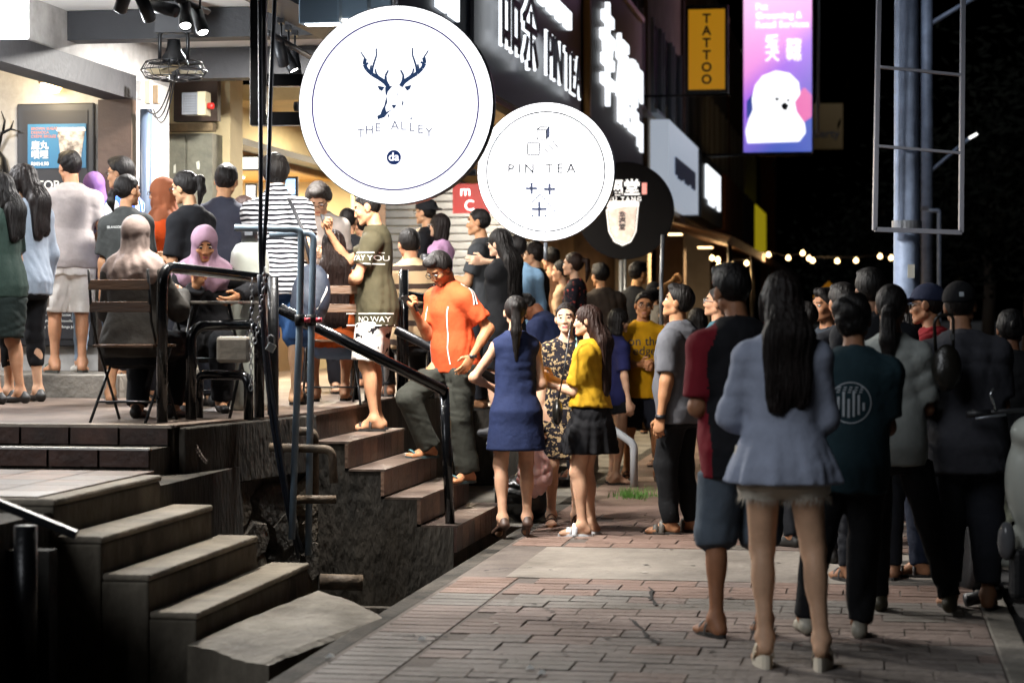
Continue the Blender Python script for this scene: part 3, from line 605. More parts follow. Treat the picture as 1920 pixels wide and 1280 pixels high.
structure(uvbox('shop_step',15.5,17.6,-9.4,-5.62,.6,1.08,conc,bevel=.01))
# rubble stones in the side of the deck
stone=[mat('rubble_'+str(i),c,.9,0,1,20,.6,4,col2='16130f') for i,c in enumerate(('5b544a','4d4a44','6a6050','3f3c37'))]
A_,B_=W(11.82,-3.93),W(13.48,-3.585); nv=Vector((B_.y-A_.y,-(B_.x-A_.x),0)).normalized(); nr=3
for r in range(5):
    x=0; z0=-.45+r*.2
    while x<1:
        w=rnd.uniform(.16,.34); hgt=rnd.uniform(.20,.24); c=A_.lerp(B_,min(1,x+w/2))+Vector((0,0,z0+rnd.uniform(-.02,.02))); L=(B_-A_).length*w*.5; t=(B_-A_).normalized(); n=7; b=MB(); ring=[]
        for ri,(k,dep) in enumerate(((1.15,.0),(1.02,.018),(.84,.026+rnd.uniform(0,.014)))):
            ring+=[c+t*math.cos(6.283*j/n)*L*k*(1+.0*j)*(1.12 if j%2 else .93)+Vector((0,0,1))*math.sin(6.283*j/n)*hgt*.60*k*(1.1 if j%3 else .92)+nv*dep for j in range(n)]
        b.add(ring,[(q*n+j,q*n+(j+1)%n,(q+1)*n+(j+1)%n,(q+1)*n+j) for q in range(2) for j in range(n)]+[tuple(2*n+j for j in range(n))])
        b.build('stone',stone[rnd.randrange(4)],deck); x+=w
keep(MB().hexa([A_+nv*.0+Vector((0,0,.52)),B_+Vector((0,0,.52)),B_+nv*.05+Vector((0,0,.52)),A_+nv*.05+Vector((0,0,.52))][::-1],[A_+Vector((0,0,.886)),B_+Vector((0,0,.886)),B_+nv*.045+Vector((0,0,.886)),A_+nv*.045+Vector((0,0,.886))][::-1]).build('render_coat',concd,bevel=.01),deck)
# ---- tiled staircase ----
def tiled_stairs(name,u0,u1,label,tiles=True,edge=-2.62):
    r=empty(name,W((u0+u1)/2,edge-.4,0),0,label,'staircase')
    for i in range(5):
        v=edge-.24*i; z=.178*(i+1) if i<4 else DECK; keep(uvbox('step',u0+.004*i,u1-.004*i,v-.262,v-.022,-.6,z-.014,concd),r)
        n=8; w=(u1-u0)/n
        if tiles:
            for k in range(n):
                keep(uvbox('riser_tile',u0+k*w+.003,u0+(k+1)*w-.003,v-.022,v,z-.172,z-.016+rnd.uniform(-.001,.001),tile if rnd.random()<.7 else tiled),r)
                keep(uvbox('tread_tile',u0+k*w+.003,u0+(k+1)*w-.003,v-.236,v+.008,z-.014,z,decktile),r)
        else:
            keep(uvbox('riser_face',u0,u1,v-.022,v,z-.172,z-.016,tile),r); keep(uvbox('tread_face',u0,u1,v-.236,v+.008,z-.014,z,decktile),r)
    return r
tiled_stairs('tiled_staircase',13.5,15.2,'red tiled staircase with the man in orange on it'); tiled_stairs('tiled_staircase',19.0,20.8,'tiled staircase farther off beside the white handrail',False)
# stains on the flank of the tiled stairs: chipped render patch
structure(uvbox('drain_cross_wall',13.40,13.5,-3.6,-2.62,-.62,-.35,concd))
# ---- shops: facade line, ceiling, beams, fascia ----
def wall(name,label,cat='wall'): return empty(name,W(16,VF,1),0,label,cat)
fw=wall('shop_front_wall','grey plastered wall above the dark shop opening at the left')
keep(uvbox('upper_wall',9,16.45,VF-.16,VF,3.46,3.80,plaster),fw); keep(uvbox('plaster_face',9,17.35,VF-.14,VF+.004,3.46,5,plaster),fw)
keep(uvbox('header_beam',9,16.45,VF-.2,VF+.03,3.26,3.46,mat('dark_timber','2b2a2c',.6,0,.2,20,.3,4)),fw)
keep(uvbox('jamb',16.33,16.45,VF-.25,VF+.03,1.08,3.26,frosted),fw); keep(uvbox('pier',16.45,17.35,VF-.2,VF+.002,DECK,3.46,white),fw)
mw=wall('menu_wall','pale grey wall inside the shop that carries the tall menu board'); keep(uvbox('wall_face',16.62,16.75,-9.4,-6.02,1.08,3.75,plaster),mw); keep(uvbox('side_wall',9,16.75,-9.5,-9.36,.7,3.75,plaster),mw)
structure(uvbox('shop_ceiling',9,16.75,-9.4,-6.05,3.62,3.72,white)); structure(uvbox('arcade_ceiling',8.8,19.3,VF+.005,-3.62,3.78,3.9,white)); structure(uvbox('far_arcade_ceiling',19.4,41,VF-.2,-3.62,3.55,3.7,cream))
for i,(uu,z) in enumerate(((15.0,3.56),(17.25,3.52),(12.4,3.58))): tag(uvbox('ceiling_beam',uu,uu+.22,VF+.01,-3.64,z,3.775,mat('beam_black','26272b',.6,0,.2,20,.2,4)),('black ceiling beam behind the hanging fan','black ceiling beam at the far end over the yellow shop','black ceiling beam nearest overhead')[i],'beam','ceiling beams')
sb=wall('back_wall','yellow lit wall above the second shop opening'); keep(uvbox('upper_wall',18.75,26.4,-6.2,-6.0,3.24,3.75,cream),sb); keep(uvbox('header_edge',18.75,26.4,-6.22,-5.97,3.18,3.245,dark),sb)
keep(uvbox('inner_wall',18.75,26.4,-8.6,-8.45,DECK,3.6,mat('pink_white_wall','d8cfd0',.8)),sb); keep(uvbox('end_wall',24.4,24.6,-8.5,-6.0,DECK,3.3,cream),sb); keep(uvbox('gold_soffit',18.8,24.4,-8.4,-6.22,3.1,3.18,mat('gold_wood','b8862f',.45,.2,.2,10,.35,3,stretch=(1,6,1))),sb)
for i,(u0,u1,m) in enumerate(((18.35,18.75,cream),(24.6,25.0,frosted),(26.3,26.9,cream),(33.4,34,cream))): tag(uvbox('pillar',u0,u1,-6.25,-5.72+.1*(i==0),DECK,3.75,m,bevel=.01),('cream pillar beside the stickered cabinet','brown pillar under the large deer sign','cream pillar beside the roller shutter','far cream pillar under the dark round sign')[i],'pillar')
# cabinet with stickers, speaker box, downpipe
cb=empty('electric_cabinet',W(18.0,-5.9,DECK),-TH,'grey steel cabinet covered in torn stickers beside the cream pillar','cabinet'); cg=mat('cabinet_grey','7d7c6c',.6,0,.2,20,.3,5,col2='5c5b50')
box('carcass',(0,0.2,1.12),(.42,.3,2.24),cg,cb); box('door',(-.115,.04,1.12),(.17,.02,2.2),cg,cb,bevel=.004); box('door',(.1,.04,1.12),(.23,.02,2.2),cg,cb,bevel=.004); box('lintel',(0,.05,2.29),(.46,.1,.07),mat('worn_wood','8d7a5a',.8,0,.5,20,.5,8),cb); box('dark_infill',(.05,.12,2.6),(.4,.1,.5),frosted,cb)
stk=mat('sticker','c9cabc',.7)
for i in range(12):
    x=rnd.choice((-.12,.07,.12))+rnd.uniform(-.03,.03); z=rnd.uniform(.8,2.15); s_=rnd.uniform(.02,.05); b=MB(); pts=[(s_*(1+rnd.uniform(-.3,.3))*c,s_*1.6*(1+rnd.uniform(-.3,.3))*d) for c,d in((-.5,-1),(.4,-.9),(.6,.2),(.3,1),(-.6,.8))]
    b.add([(x+p[0],.0275,z+p[1]) for p in pts],[tuple(range(5))]); b.build('sticker',stk,cb)
ab=empty('alarm_box',W(17.6,-5.72,3.34),-TH,'perforated grey siren box with a red lamp above the cabinet','siren'); box('case',(0,0,0),(.16,.14,.19),steel,ab,bevel=.006); box('plate',(.1,0,0),(.07,.15,.2),mat('alarm_cream','bdb493',.6),ab)
for i in range(6):
    for j in range(7): box('hole',(-.055+i*.02,-.071,-.07+j*.022),(.008,.004,.008),dark,ab)
MB().lathe([(.0,.0),(.03,.0),(.028,.05),(.0,.06)],n=14).build('red_lamp',mat('red_lens','c22a24',.3),ab,True).location=(.14,-.02,-.02); ab.children[-1].rotation_euler=(0,R_(90),0)
for i,(px,py,wd,hh) in enumerate(((263,170,.045,.16),(278,173,.055,.19),(292,178,.06,.15))):
    o=box('meter_box',(0,0,0),(wd,.05,hh),(white,mat('meter_cream','b9b39a',.6),mat('meter_brown','6b5a48',.6))[i],None,bevel=.006); o.location=P(px,py,16.9+.05*i); o.rotation_euler=(0,0,-TH); tag(o,('narrow white meter box at the end of the plaster wall','cream meter box between two smaller boxes','open brown meter box next to the siren')[i],'meter box')
tag(tube('downpipe',[P(274,205,17.1),P(272,440,17.1),P(270,600,17.1)],.05,mat('pipe_blue','4a5566',.4,.2),None,14),'dark downpipe running down the plaster wall','pipe')
for i in range(3):
    a=P(276+6*i,205,16.9); tag(tube('loose_wire',sagpath(a,P(322+4*i,150-8*i,15.6),.12+.05*i),.006,dark,None,5),('loose wire from the meter boxes up to the fan','second loose wire sagging beneath the fan','lowest of the loose wires by the fan')[i],'wire')
# roller shutter and red shop sign under the discs
rs=empty('roller_shutter',W(26.0,-5.9,DECK),-TH,'grey roller shutter between the round signs','shutter')
for i in range(22): box('slat',(.75,.0,.1+i*.1),(1.6,.03,.088),steel,rs,bevel=.008)
rsn=empty('red_sign',P(888,372,24.5),-TH,'red shop sign half hidden behind the white disc','sign'); box('panel',(0,.05,0),(.5,.05,.34),mat('red_panel','a01420',.4,emit=.5,ecol='a01420'),rsn); text('lettering','m\n  C',.17,frame((-.1,.015,0),(1,0,0),(0,-1,0)),emis('white_letter_glow',(1,.9,.9),3),rsn)
# upper fascias with lit lettering
def bars(par,u0,u1,z,h,v,m,n,name='lit_mark'):   # small lettering too blurred to read: short lit strokes
    w=(u1-u0)/n
    for i in range(n): keep(uvbox(name,u0+w*i,u0+w*(i+.72),v,v+.03,z-h*(.5 if i%3 else .38),z+h*.5,m),par)
def sign_frame(u,z,v=VO): return frame(W(u,v,z),W(1,0)-W(0,0),W(0,1)-W(0,0))
glow=emis('letter_glow',(.9,.95,1),1.7); 
fs=empty('black_fascia_sign',W(20,VO,3.7),0,'black fascia signboard with glowing tea shop lettering','sign'); blk=mat('fascia_black','20242e',.35,.2,.1,20,.2,2)
keep(uvbox('board',19.5,27.0,VO-.2,VO-.07,3.66,6.6,blk),fs); keep(uvbox('trim',19.5,27.0,VO-.2,VO-.05,3.62,3.67,mat('copper_trim','8a5a44',.4,.5)),fs)
for s_,z_,u_,sz,sx in(('品',4.62,20.85,1.25,1),('茶',4.55,22.1,1.2,1),('PIN TEA',4.40,24.65,.72,1.12)):
    M=sign_frame(u_,z_)@Matrix.Translation((0,0,.03)); keep(text('lettering',s_,sz,M,glow,None,ext=.012,off=.006,sx=sx),fs); M2=sign_frame(u_,z_)@Matrix.Translation((.0,0,.055)); keep(text('letter_face',s_,sz*.97,M2,blk,None,ext=.01,off=-.004,sx=sx),fs) if s_ in('PIN TEA','品','茶') else None
bars(fs,23.0,25.9,5.1,.24,VO-.06,glow,13)
f2=empty('brown_fascia_sign',W(30,VO,3.7),0,'brown fascia signboard with glowing characters','sign'); keep(uvbox('board',27.5,34.2,VO-.2,VO-.05,3.66,6.3,mat('fascia_brown','3a302c',.5,0,.1,20,.3,2)),f2); keep(uvbox('trim',27.5,34.2,VO-.06,VO-.01,6.22,6.3,mat('gold_trim','9a6a2a',.4,.4)),f2); keep(uvbox('trim',27.4,27.52,VO-.1,VO-.01,3.66,6.3,mat('gold_trim'),None),f2)
for s_,z_,u_,sz in(('幸',5.0,29.2,1.5),('福',4.85,31.0,1.35),('堂',4.75,32.5,1.2),): keep(text('lettering',s_,sz,sign_frame(u_,z_)@Matrix.Translation((0,0,.0)),glow,None,ext=.03,off=.02),f2)
bars(f2,33.3,34.1,5.15,.5,VO-.04,glow,2); bars(f2,33.3,34.1,4.35,.45,VO-.04,glow,2)
f3=empty('alley_fascia',W(14,VO,3.7),0,'dark fascia over the deer sign shop with vertical lit letters','sign'); keep(uvbox('board',8.5,19.4,VO-.25,VO-.1,3.66,6.6,mat('fascia_blue','1d2a3c',.45,.2)),f3); keep(uvbox('edge_beam',8.5,19.4,VO-.3,VO-.02,3.50,3.66,dark),f3)
bars(f3,17.2,18.9,4.7,1.1,VO-.09,glow,3)
# building body over the shops and far terrace
up=empty('shophouse_terrace',W(30,-4,4),0,'dark terrace of shophouses with upper windows above the signs','building'); bw=mat('night_wall','5c5752',.9,0,.3,8,.35,1); wf=mat('window_frame_pale','9aa0a6',.6)
keep(uvbox('wall',8,36.4,-9.6,VO-.26,6.6,10,bw),up); keep(uvbox('wall',34.3,36.4,-9.6,VO-.26,3.6,10,bw),up)
for i,u_ in enumerate((34.5,35.5)):
    keep(uvbox('window',u_,u_+.8,VO-.27,VO-.22,5.0,6.6,mat('night_glass',(.02,.025,.03),.1)),up); keep(uvbox('window_frame',u_-.05,u_,VO-.26,VO-.16,4.95,6.65,wf),up); keep(uvbox('sill',u_-.05,u_+.85,VO-.26,VO-.1,4.9,4.97,wf),up)
bl=[('b8a890','tan'),('6a5a50','brown'),('8a8c92','grey'),('7a5648','red brown'),('c0b8a8','pale')]
for k in range(5):
    u0=36.5+k*7.2; t=empty('shophouse',W(u0+3.5,-4,0),0,'%s shophouse, number %s along the dark terrace beyond the lit signs'%(bl[k][1],('one','two','three','four','five')[k]),'building',None); m=mat('shophouse_'+str(k),bl[k][0],.9,0,.3,6,.4,1)
    keep(uvbox('wall',u0,u0+7.1,-10,-3.8,3.5,9.5,m),t); keep(uvbox('ground_floor',u0,u0+7.1,-10,-6,0,3.5,m),t); keep(uvbox('column',u0-.05,u0+.45,-4.3,-3.74,0,9.6,m),t)
    for i in range(3):
        u1=u0+.9+i*2.05; keep(uvbox('window',u1,u1+1.4,-3.81,-3.77,5.2,6.7,mat('night_glass')),t); keep(uvbox('window_frame',u1-.06,u1,-3.8,-3.72,5.15,6.75,wf),t); keep(uvbox('window_frame',u1+1.4,u1+1.46,-3.8,-3.72,5.15,6.75,wf),t); keep(uvbox('sill',u1-.06,u1+1.46,-3.8,-3.66,5.08,5.15,wf),t)
    a=empty('awning',W(u0+3.5,-3.2,3.1),0,('brown metal awning lit warm from below, nearest of the far row','second rusty awning of the far row','third awning down the terrace','fourth awning down the terrace','last awning down the terrace')[k],'awning','far awnings'); am=mat('awning_metal','7a5a40',.6,.2,.4,20,.4,4,col2='4a3424')
    for i in range(12): keep(MB().hexa([W(u0+i*.59,-3.8,3.25),W(u0+i*.59,-2.3,2.85),W(u0+i*.59+.56,-2.3,2.85),W(u0+i*.59+.56,-3.8,3.25)],[W(u0+i*.59,-3.8,3.28),W(u0+i*.59,-2.3,2.88),W(u0+i*.59+.56,-2.3,2.88),W(u0+i*.59+.56,-3.8,3.28)]).build('panel',am),a)
    keep(uvbox('front_rail',u0,u0+7.05,-2.36,-2.3,2.72,2.85,am),a); keep(tube('post',[W(u0+.1,-2.35,0),W(u0+.1,-2.35,2.8)],.04,blackm),a)
    sn=empty('shop_fascia',W(u0+3.5,-3.7,4),0,('pale lit shop sign with lettering next to the yellow tattoo sign','white glowing block letters beyond the pale sign','dim orange shop sign down the terrace','dim brown shop sign far down the terrace','small yellow lit sign at the far end of the terrace')[k],'sign')
    keep(uvbox('board',u0+.2,u0+6.6,-3.72,-3.4,3.55,4.9,(mat('lightbox_pale','c8ccd4',.5,emit=.55,ecol='c8d4e4'),blk,mat('orange_board','6a4026',.7),mat('brown_board','5a4030',.6),emis('yellow_glow','e8d020',.28))[k]),sn)
    if k<2: 
        bars(sn,u0+1.2,u0+5.6,4.3 if k else 4.15,.8 if k else .35,-3.39,glow if k else mat('blue_letter','6a7694',.6),5 if k else 9)
# ---------------- lit signs ----------------
DN=W(-1,0)-W(0,0); DX=W(0,1)-W(0,0)       # discs face back along the street
def disc(name,c,r,label,face,rim):
    o=empty(name,c,0,label,'sign'); M=frame((0,0,0),DX,DN)
    MB().lathe([(r-.004,-.09),(r+.002,-.085),(r+.002,.0),(r-.006,.004)],n=64,M=M.to_3x3()).build('rim',rim,o,True)
    MB().lathe([(0,.002),(r-.003,.002),(r-.005,.009),(0,.009)],n=64,M=M.to_3x3()).build('face',face,o)
    MB().lathe([(0,-.1),(r-.02,-.1),(r-.02,-.092),(0,-.092)],n=64,M=M.to_3x3()).build('rear_face',face,o)
    return o,M
def ring2(r,t,n=72):
    return [[(r*math.cos(a),r*math.sin(a)),(r*math.cos(b),r*math.sin(b)),((r-t)*math.cos(b),(r-t)*math.sin(b)),((r-t)*math.cos(a),(r-t)*math.sin(a))] for a,b in [(6.28318*i/n,6.28318*(i+1)/n) for i in range(n)]]
def line2(pts,t):
    o=[]
    for (x0,y0),(x1,y1) in zip(pts,pts[1:]):
        L=math.hypot(x1-x0,y1-y0) or 1; nx,ny=-(y1-y0)/L*t/2,(x1-x0)/L*t/2; o.append([(x0+nx,y0+ny),(x0-nx,y0-ny),(x1-nx,y1-ny),(x1+nx,y1+ny)])
    return o
def taper(pts,t0,t1):
    o=[]; n=len(pts)-1
    for i,((x0,y0),(x1,y1)) in enumerate(zip(pts,pts[1:])):
        L=math.hypot(x1-x0,y1-y0) or 1; nx,ny=-(y1-y0)/L/2,(x1-x0)/L/2; a=t0+(t1-t0)*i/n; b=t0+(t1-t0)*(i+1)/n; o.append([(x0-nx*a,y0-ny*a),(x1-nx*b,y1-ny*b),(x1+nx*b,y1+ny*b),(x0+nx*a,y0+ny*a)])
    return o
lite=emis('lightbox_white',(.96,.97,1),1.75); inkb=mat('ink_blue','3a5684',.6,emit=.5,ecol='3a5684'); inkp=mat('ink_violet','5a4fb0',.6,emit=.3,ecol='5a4fb0'); inkf=mat('ink_faint','9aa0bc',.6,emit=.45,ecol='9aa0c0'); inkd=mat('ink_dark','1a2234',.6); rimb=mat('rim_dark','14182a',.3,.3)
d1,M=disc('round_lightbox_sign',P(741,197,12.75),.595,'largest white round lightbox sign with a deer head emblem',lite,rimb); Z=lambda t: M@Matrix.Translation((0,0,.0095+t))
flat('ring_line',ring2(.512,.009),Z(0),inkp,d1)
px=lambda l:[((x-640)/1344*420/314*1.0,(625-y)/1280*400/314*1.0) for x,y in l]      # emblem drawn as measured off the sign
deer=[]
for mir in(0,1):
    mm=lambda l:px([(2*638-x,y) if mir else (x,y) for x,y in l])
    for l,a,b in(([(600,515),(580,490),(545,465),(500,440),(468,410),(452,380),(458,345)],26,12),([(458,345),(440,320),(430,303)],9,2),([(500,440),(504,400),(518,355),(527,330),(526,285)],14,3),([(600,515),(585,480),(583,450),(600,418)],20,4),([(545,465),(525,435),(520,410)],13,4),([(468,410),(462,380),(478,372)],14,6),([(500,440),(490,410),(495,385)],12,4)): deer+=taper(mm(l),a/1000,b/700+.004)
    deer.append(mm([(533,508),(552,512),(578,518),(570,530),(560,543),(543,533)])[::1 if not mir else -1])
for l in([(580,520),(600,512),(625,512),(612,530),(598,545),(590,570),(583,560)],[(582,600),(590,570),(594,610),(582,640),(588,668),(605,660),(622,655),(600,672),(575,700),(535,712),(532,690),(552,680),(560,655),(575,630)],[(620,625),(650,625),(643,640),(635,650),(626,640)],[(690,590),(694,615),(686,635),(682,625)],[(596,680),(606,684),(606,706),(600,700)],[(735,705),(744,700),(744,716),(737,716)],[(615,560),(622,556),(618,570)],[(655,556),(662,560),(656,572)],[(640,590),(645,588),(644,597)]): 
    deer.append(px(l)[::-1])
flat('deer_head',deer[-9:],Z(.0),inkb,d1)
na=(len(deer)-9)//2
for k in(0,1): flat('deer_antler',deer[k*na:(k+1)*na],Z(.001*k),inkb,d1)
for i,ch in enumerate('THE ALLEY'):
    a=R_(90-(i-4)*9.3); rr=.62; 
    if ch!=' ': text('lettering',ch,.075,Z(0)@Matrix.Translation((.00+(i-4)*.052,-.135-.0028*(i-4)**2+.01,0)),inkf,d1,ext=.001)
spk=[]
for cx in(-.33,.31):
    for i in range(26): x=cx+rnd.gauss(0,.045); y=-.10+rnd.gauss(0,.028); s_=rnd.uniform(.002,.007); spk.append([(x,y),(x+s_,y-s_*.4),(x+s_*.4,y+s_)])
flat('scroll_ornament',spk,Z(0),inkf,d1)
flat('badge',[[(.0+.044*math.cos(6.28318*i/28)-.006,-.314+.044*math.sin(6.28318*i/28)) for i in range(28)]],Z(0),mat('badge_blue','3656a4',.5,emit=.3,ecol='3656a4'),d1); text('badge_letters','da',.07,Z(.003)@Matrix.Translation((-.006,-.312,0)),lite,d1,ext=.001,off=.001)
d2,M=disc('round_lightbox_sign',P(1023,322,18.1),.588,'white round lightbox sign lettered PIN TEA',lite,rimb)
flat('ring_line',ring2(.512,.011),Z(0),inkd,d2)
q=lambda l:[((x-420)/671*1.176,(822-y)/671*1.176) for x,y in l]
flat('cube_emblem',line2(q([(379,617),(424,621),(424,667),(379,665),(379,617),(395,606),(441,607),(424,621)]),.010)+line2(q([(332,682),(391,683),(389,741),(332,739),(332,682)]),.010)+line2(q([(414,710),(444,742)]),.009)+line2(q([(433,692),(464,724)]),.009)+line2(q([(453,673),(484,708)]),.009),Z(0),inkd,d2); flat('cube_side',[q([(424,621),(441,607),(441,653),(424,667)])[::-1]],Z(0),mat('ink_slate','3a4668',.6),d2)
text('lettering','PIN TEA',.115,Z(0)@Matrix.Translation((-.035,.022,0)),inkd,d2,ext=.001,spacing=1.5,off=.0015)
pl=[]
for cx,cy,a in((352,903,28),(440,907,28),(390,1003,37)): pl+=line2(q([(cx-a,cy),(cx+a,cy)]),.022)+line2(q([(cx,cy-a),(cx,cy+a)]),.022)
for x in(357,421): pl+=line2(q([(x-5,1035),(x+5,1035)]),.018)
flat('tea_emblem',pl+line2(q([(312,1007),(395,930),(471,1018)]),.009),Z(0),mat('ink_slate'),d2)
d3,M=disc('round_lightbox_sign',P(1172,395,26.3),.60,'dark round sign with a bubble tea cup, half behind the white PIN TEA sign',mat('sign_charcoal','101115',.85,spec=.08),rimb)
wl=emis('white_print',(1,1,1),1.1); text('lettering','福堂',.21,Z(0)@Matrix.Translation((-.02,.27,0)),wl,d3,ext=.002,off=.004); text('small_lettering','FU TANG',.075,Z(0)@Matrix.Translation((.0,.14,0)),wl,d3,ext=.001,spacing=1.4,off=.001)
flat('red_seal',[[(.21,.2),(.27,.2),(.27,.34),(.21,.34)]],Z(0),emis('seal_red','d02030',1.0),d3)
cup_=[(-.2,.1),(.13,.1),(.12,.02),(.10,-.22),(.05,-.33),(-.03,-.37),(-.11,-.33),(-.165,-.22),(-.19,.02)]
cup=[((x+.035)*1.25-.035,(y-.1)*1.12+.1) for x,y in cup_]
flat('cup_lid',[[(-.24,.05),(.17,.05),(.165,.105),(.14,.12),(-.21,.12),(-.235,.105)][::-1]],Z(.004),emis('cup_white',(1,.95,.9),.9),d3)
cm=emis('cup_milk',(1,.62,.5),1.0); nt=cm.node_tree; n=nt.nodes.new('ShaderNodeTexNoise'); n.inputs['Scale'].default_value=14; n.inputs['Detail'].default_value=5; r=nt.nodes.new('ShaderNodeValToRGB'); r.color_ramp.elements[0].position=.42; r.color_ramp.elements[1].position=.6; r.color_ramp.elements[0].color=(.10,.03,.03,1); r.color_ramp.elements[1].color=(1,.42,.40,1); tc=nt.nodes.new('ShaderNodeTexCoord'); nt.links.new(tc.outputs['Object'],n.inputs[0]); nt.links.new(n.outputs[0],r.inputs[0]); nt.links.new(r.outputs[0],nt.nodes['Principled BSDF'].inputs['Emission Color']); nt.nodes['Principled BSDF'].inputs['Emission Strength'].default_value=.55
flat('cup_drink',[[(x*.93-.0025,y*.97) for x,y in cup][::-1]],Z(.002),cm,d3); flat('cup_outline',line2(cup[1:]+[cup[1]],.012),Z(.004),wl,d3)
text('cup_mark','幸\n福\n堂',.085,Z(.006)@Matrix.Translation((-.035,-.13,0)),inkd,d3,ext=.001,off=.003,linesp=.9)
for i,dd in enumerate((d1,d2,d3)):     # steel arm of each disc back to the fascia
    c=dd.location; keep(tube('arm',[c-DX*.60-Vector((0,0,0)),Vector((c.x,c.y,c.z))-DX*(.75 if i else .62)],.03,blackm),dd); keep(tube('stay',[c+Vector((0,0,-.60)),Vector((c.x,c.y,c.z-.75 if i!=2 else 1.0))] if i else [c+Vector((0,0,.60)),c+Vector((0,0,.9))],.018,steel),dd)
# bracket frame beside the deer sign
br=empty('sign_bracket',P(485,235,12.7),0,'black steel bracket frame holding the deer sign','bracket')
def bbox(x0,x1,y0,y1): a=P(x0,y1,12.95); b=P(x1,y0,12.95); return keep(MB().box((a+b)/2,(b.x-a.x,.09,b.z-a.z)).build('bar',blackm,None,bevel=.005),br)
bbox(470,500,-40,236); bbox(501,575,140,163); bbox(501,575,211,236)
# floodlights over the bracket, pointed at the street
for i,(x,y) in enumerate(((601,16),(655,8),(700,-6))):
    f=empty('floodlight',P(x,y,13.4+.25*i),-TH,('grey floodlight nearest the bracket frame','middle floodlight above the deer sign','floodlight half hidden behind the deer sign')[i],'floodlight',None); box('housing',(0,0,0),(.26,.10,.20),mat('flood_grey','6f8496',.45,.3),f,bevel=.01); box('lens',(0.02,.0,-.104),(.22,.08,.006),emis('flood_lens',(1,.95,.86),14),f); box('fin',(0,.07,0),(.22,.04,.16),dark,f); box('bracket',(-.05,.02,.14),(.05,.03,.12),dark,f)
    lamp('flood_light','SPOT',(0,.0,-.14),(520,520,480)[i],(1,.95,.88),size=.07,spot=122,blend=.55,parent=f).rotation_euler=((Vector(((1.7,1.6,-3.1) if i==0 else (1.9,3.4,-3.4) if i==1 else (2.4,.4,-3.2)))).to_track_quat('-Z','Y').to_euler())
# track spotlights and downlight
tsb=mat('spot_black','1e2024',.45,.3)
def spot(x,y,d,tx,label,e=22,on=True):
    s_=empty('track_spotlight',P(x,y,d),0,label,'spotlight'); q_=Vector(tx).to_track_quat('-Z','Y').to_matrix()
    MB().lathe([(.0,.10),(.038,.10),(.040,-.085),(.036,-.09),(.032,-.07),(0,-.07)],n=18,M=q_).build('can',tsb,s_,True); MB().lathe([(0,-.074),(.031,-.074),(.031,-.078),(0,-.078)],n=16,M=q_).build('lens',emis('spot_lens',(1,.98,.95),25 if on else .6),s_)
    tube('stem',[(0,0,.08),(0,0,.2)],.008,tsb,s_,6); box('shoe',(0,0,.215),(.04,.11,.035),tsb,s_)
    if on: lamp('spot_light','SPOT',q_@Vector((0,0,-.11)),e,(1,.93,.82),size=.03,spot=95,blend=.7,parent=s_).rotation_euler=q_.to_euler()
    return s_
for i,(x,y,d,t,e) in enumerate(((233,-4,12.2,(-.5,.7,-1),90),(272,14,12.4,(.3,.9,-1),90),(306,16,12.6,(-.75,.45,.22),70),(347,31,12.9,(.16,-.75,-1),420),(375,42,13.1,(.35,-.55,-1),300),(527,100,14.2,(.2,.5,-1),26),(541,113,14.5,(.5,-.2,-.9),26),(553,121,14.8,(.1,.4,-1),26),(533,92,15.6,(.1,.1,-1),1))):
    spot(x,y,d,t,('track spotlight cut by the top edge of the picture','lit track spotlight second from the left','track spotlight tilted up to the left','black track spotlight third from the bracket','last black track spotlight before the bracket frame','small track spotlight just right of the bracket','tilted track spotlight beside the deer sign','lit track spotlight touching the rim of the deer sign','dark track spotlight behind the bracket bar')[i],e,e>1)
for i,(a,b) in enumerate((((330,-2,12.8),(390,22,13.3)),((505,62,13.8),(600,118,15.4)))): tag(tube('light_track',[P(*a),P(*b)],.022,tsb,None,4),('black light track at the top over the fan','black light track behind the bracket')[i],'track')
dl=empty('downlight',W(16.1,-4.75,3.775),0,'round recessed downlight glowing in the white ceiling','downlight'); MB().lathe([(0,-.012),(.13,-.012),(.14,0),(0,0)],n=28).build('diffuser',emis('downlight_glow',(1,.98,.96),18),dl); lamp('down_light','AREA',(0,0,-.03),300,(1,.97,.93),size=.28,parent=dl)
lb=empty('wall_lightbox',P(8,30,13.2),-TH,'glowing white box lamp cut off at the top left corner','lamp'); box('case',(-.07,0,0),(.42,.12,.28),emis('tube_white',(.93,.97,1),4),lb,bevel=.01); lamp('box_light','POINT',(.15,.6,-.42),200,(.93,.97,1),size=.2,parent=lb)
wl_=empty('wall_lamp',W(16.5,-6.56,3.42),0,'round yellow wall lamp above the menu board','lamp'); MB().lathe([(0,-.09),(.06,-.08),(.09,-.03),(.085,.03),(0,.06)],n=20).build('globe',emis('lamp_yellow',(1,.72,.28),6),wl_,True); MB().lathe([(.1,.06),(.105,.0),(.1,-.005),(.0,.07)],n=20).build('cap',frosted,wl_,True); lamp('globe_light','POINT',(-.1,-.3,-.1),25,(1,.8,.5),size=.09,parent=wl_)
def room_lamp(u_,v_,z_,e,c,label,s_=.5):
    o=empty('ceiling_panel_light',W(u_,v_,z_),-TH,label,'lamp'); box('panel',(0,0,0),(s_,s_,.02),emis('panel_%s'%label,c,7),o); lamp('panel_light','AREA',(0,0,-.03),e,c,size=s_,parent=o)
room_lamp(14.6,-7.4,3.59,170,(.97,.98,1),'square ceiling light inside the menu shop'); room_lamp(20.6,-7.2,3.08,300,(1,.86,.6),'warm ceiling light over the first tea counter'); room_lamp(23.0,-7.2,3.08,300,(1,.84,.58),'warm ceiling light over the far tea counter')
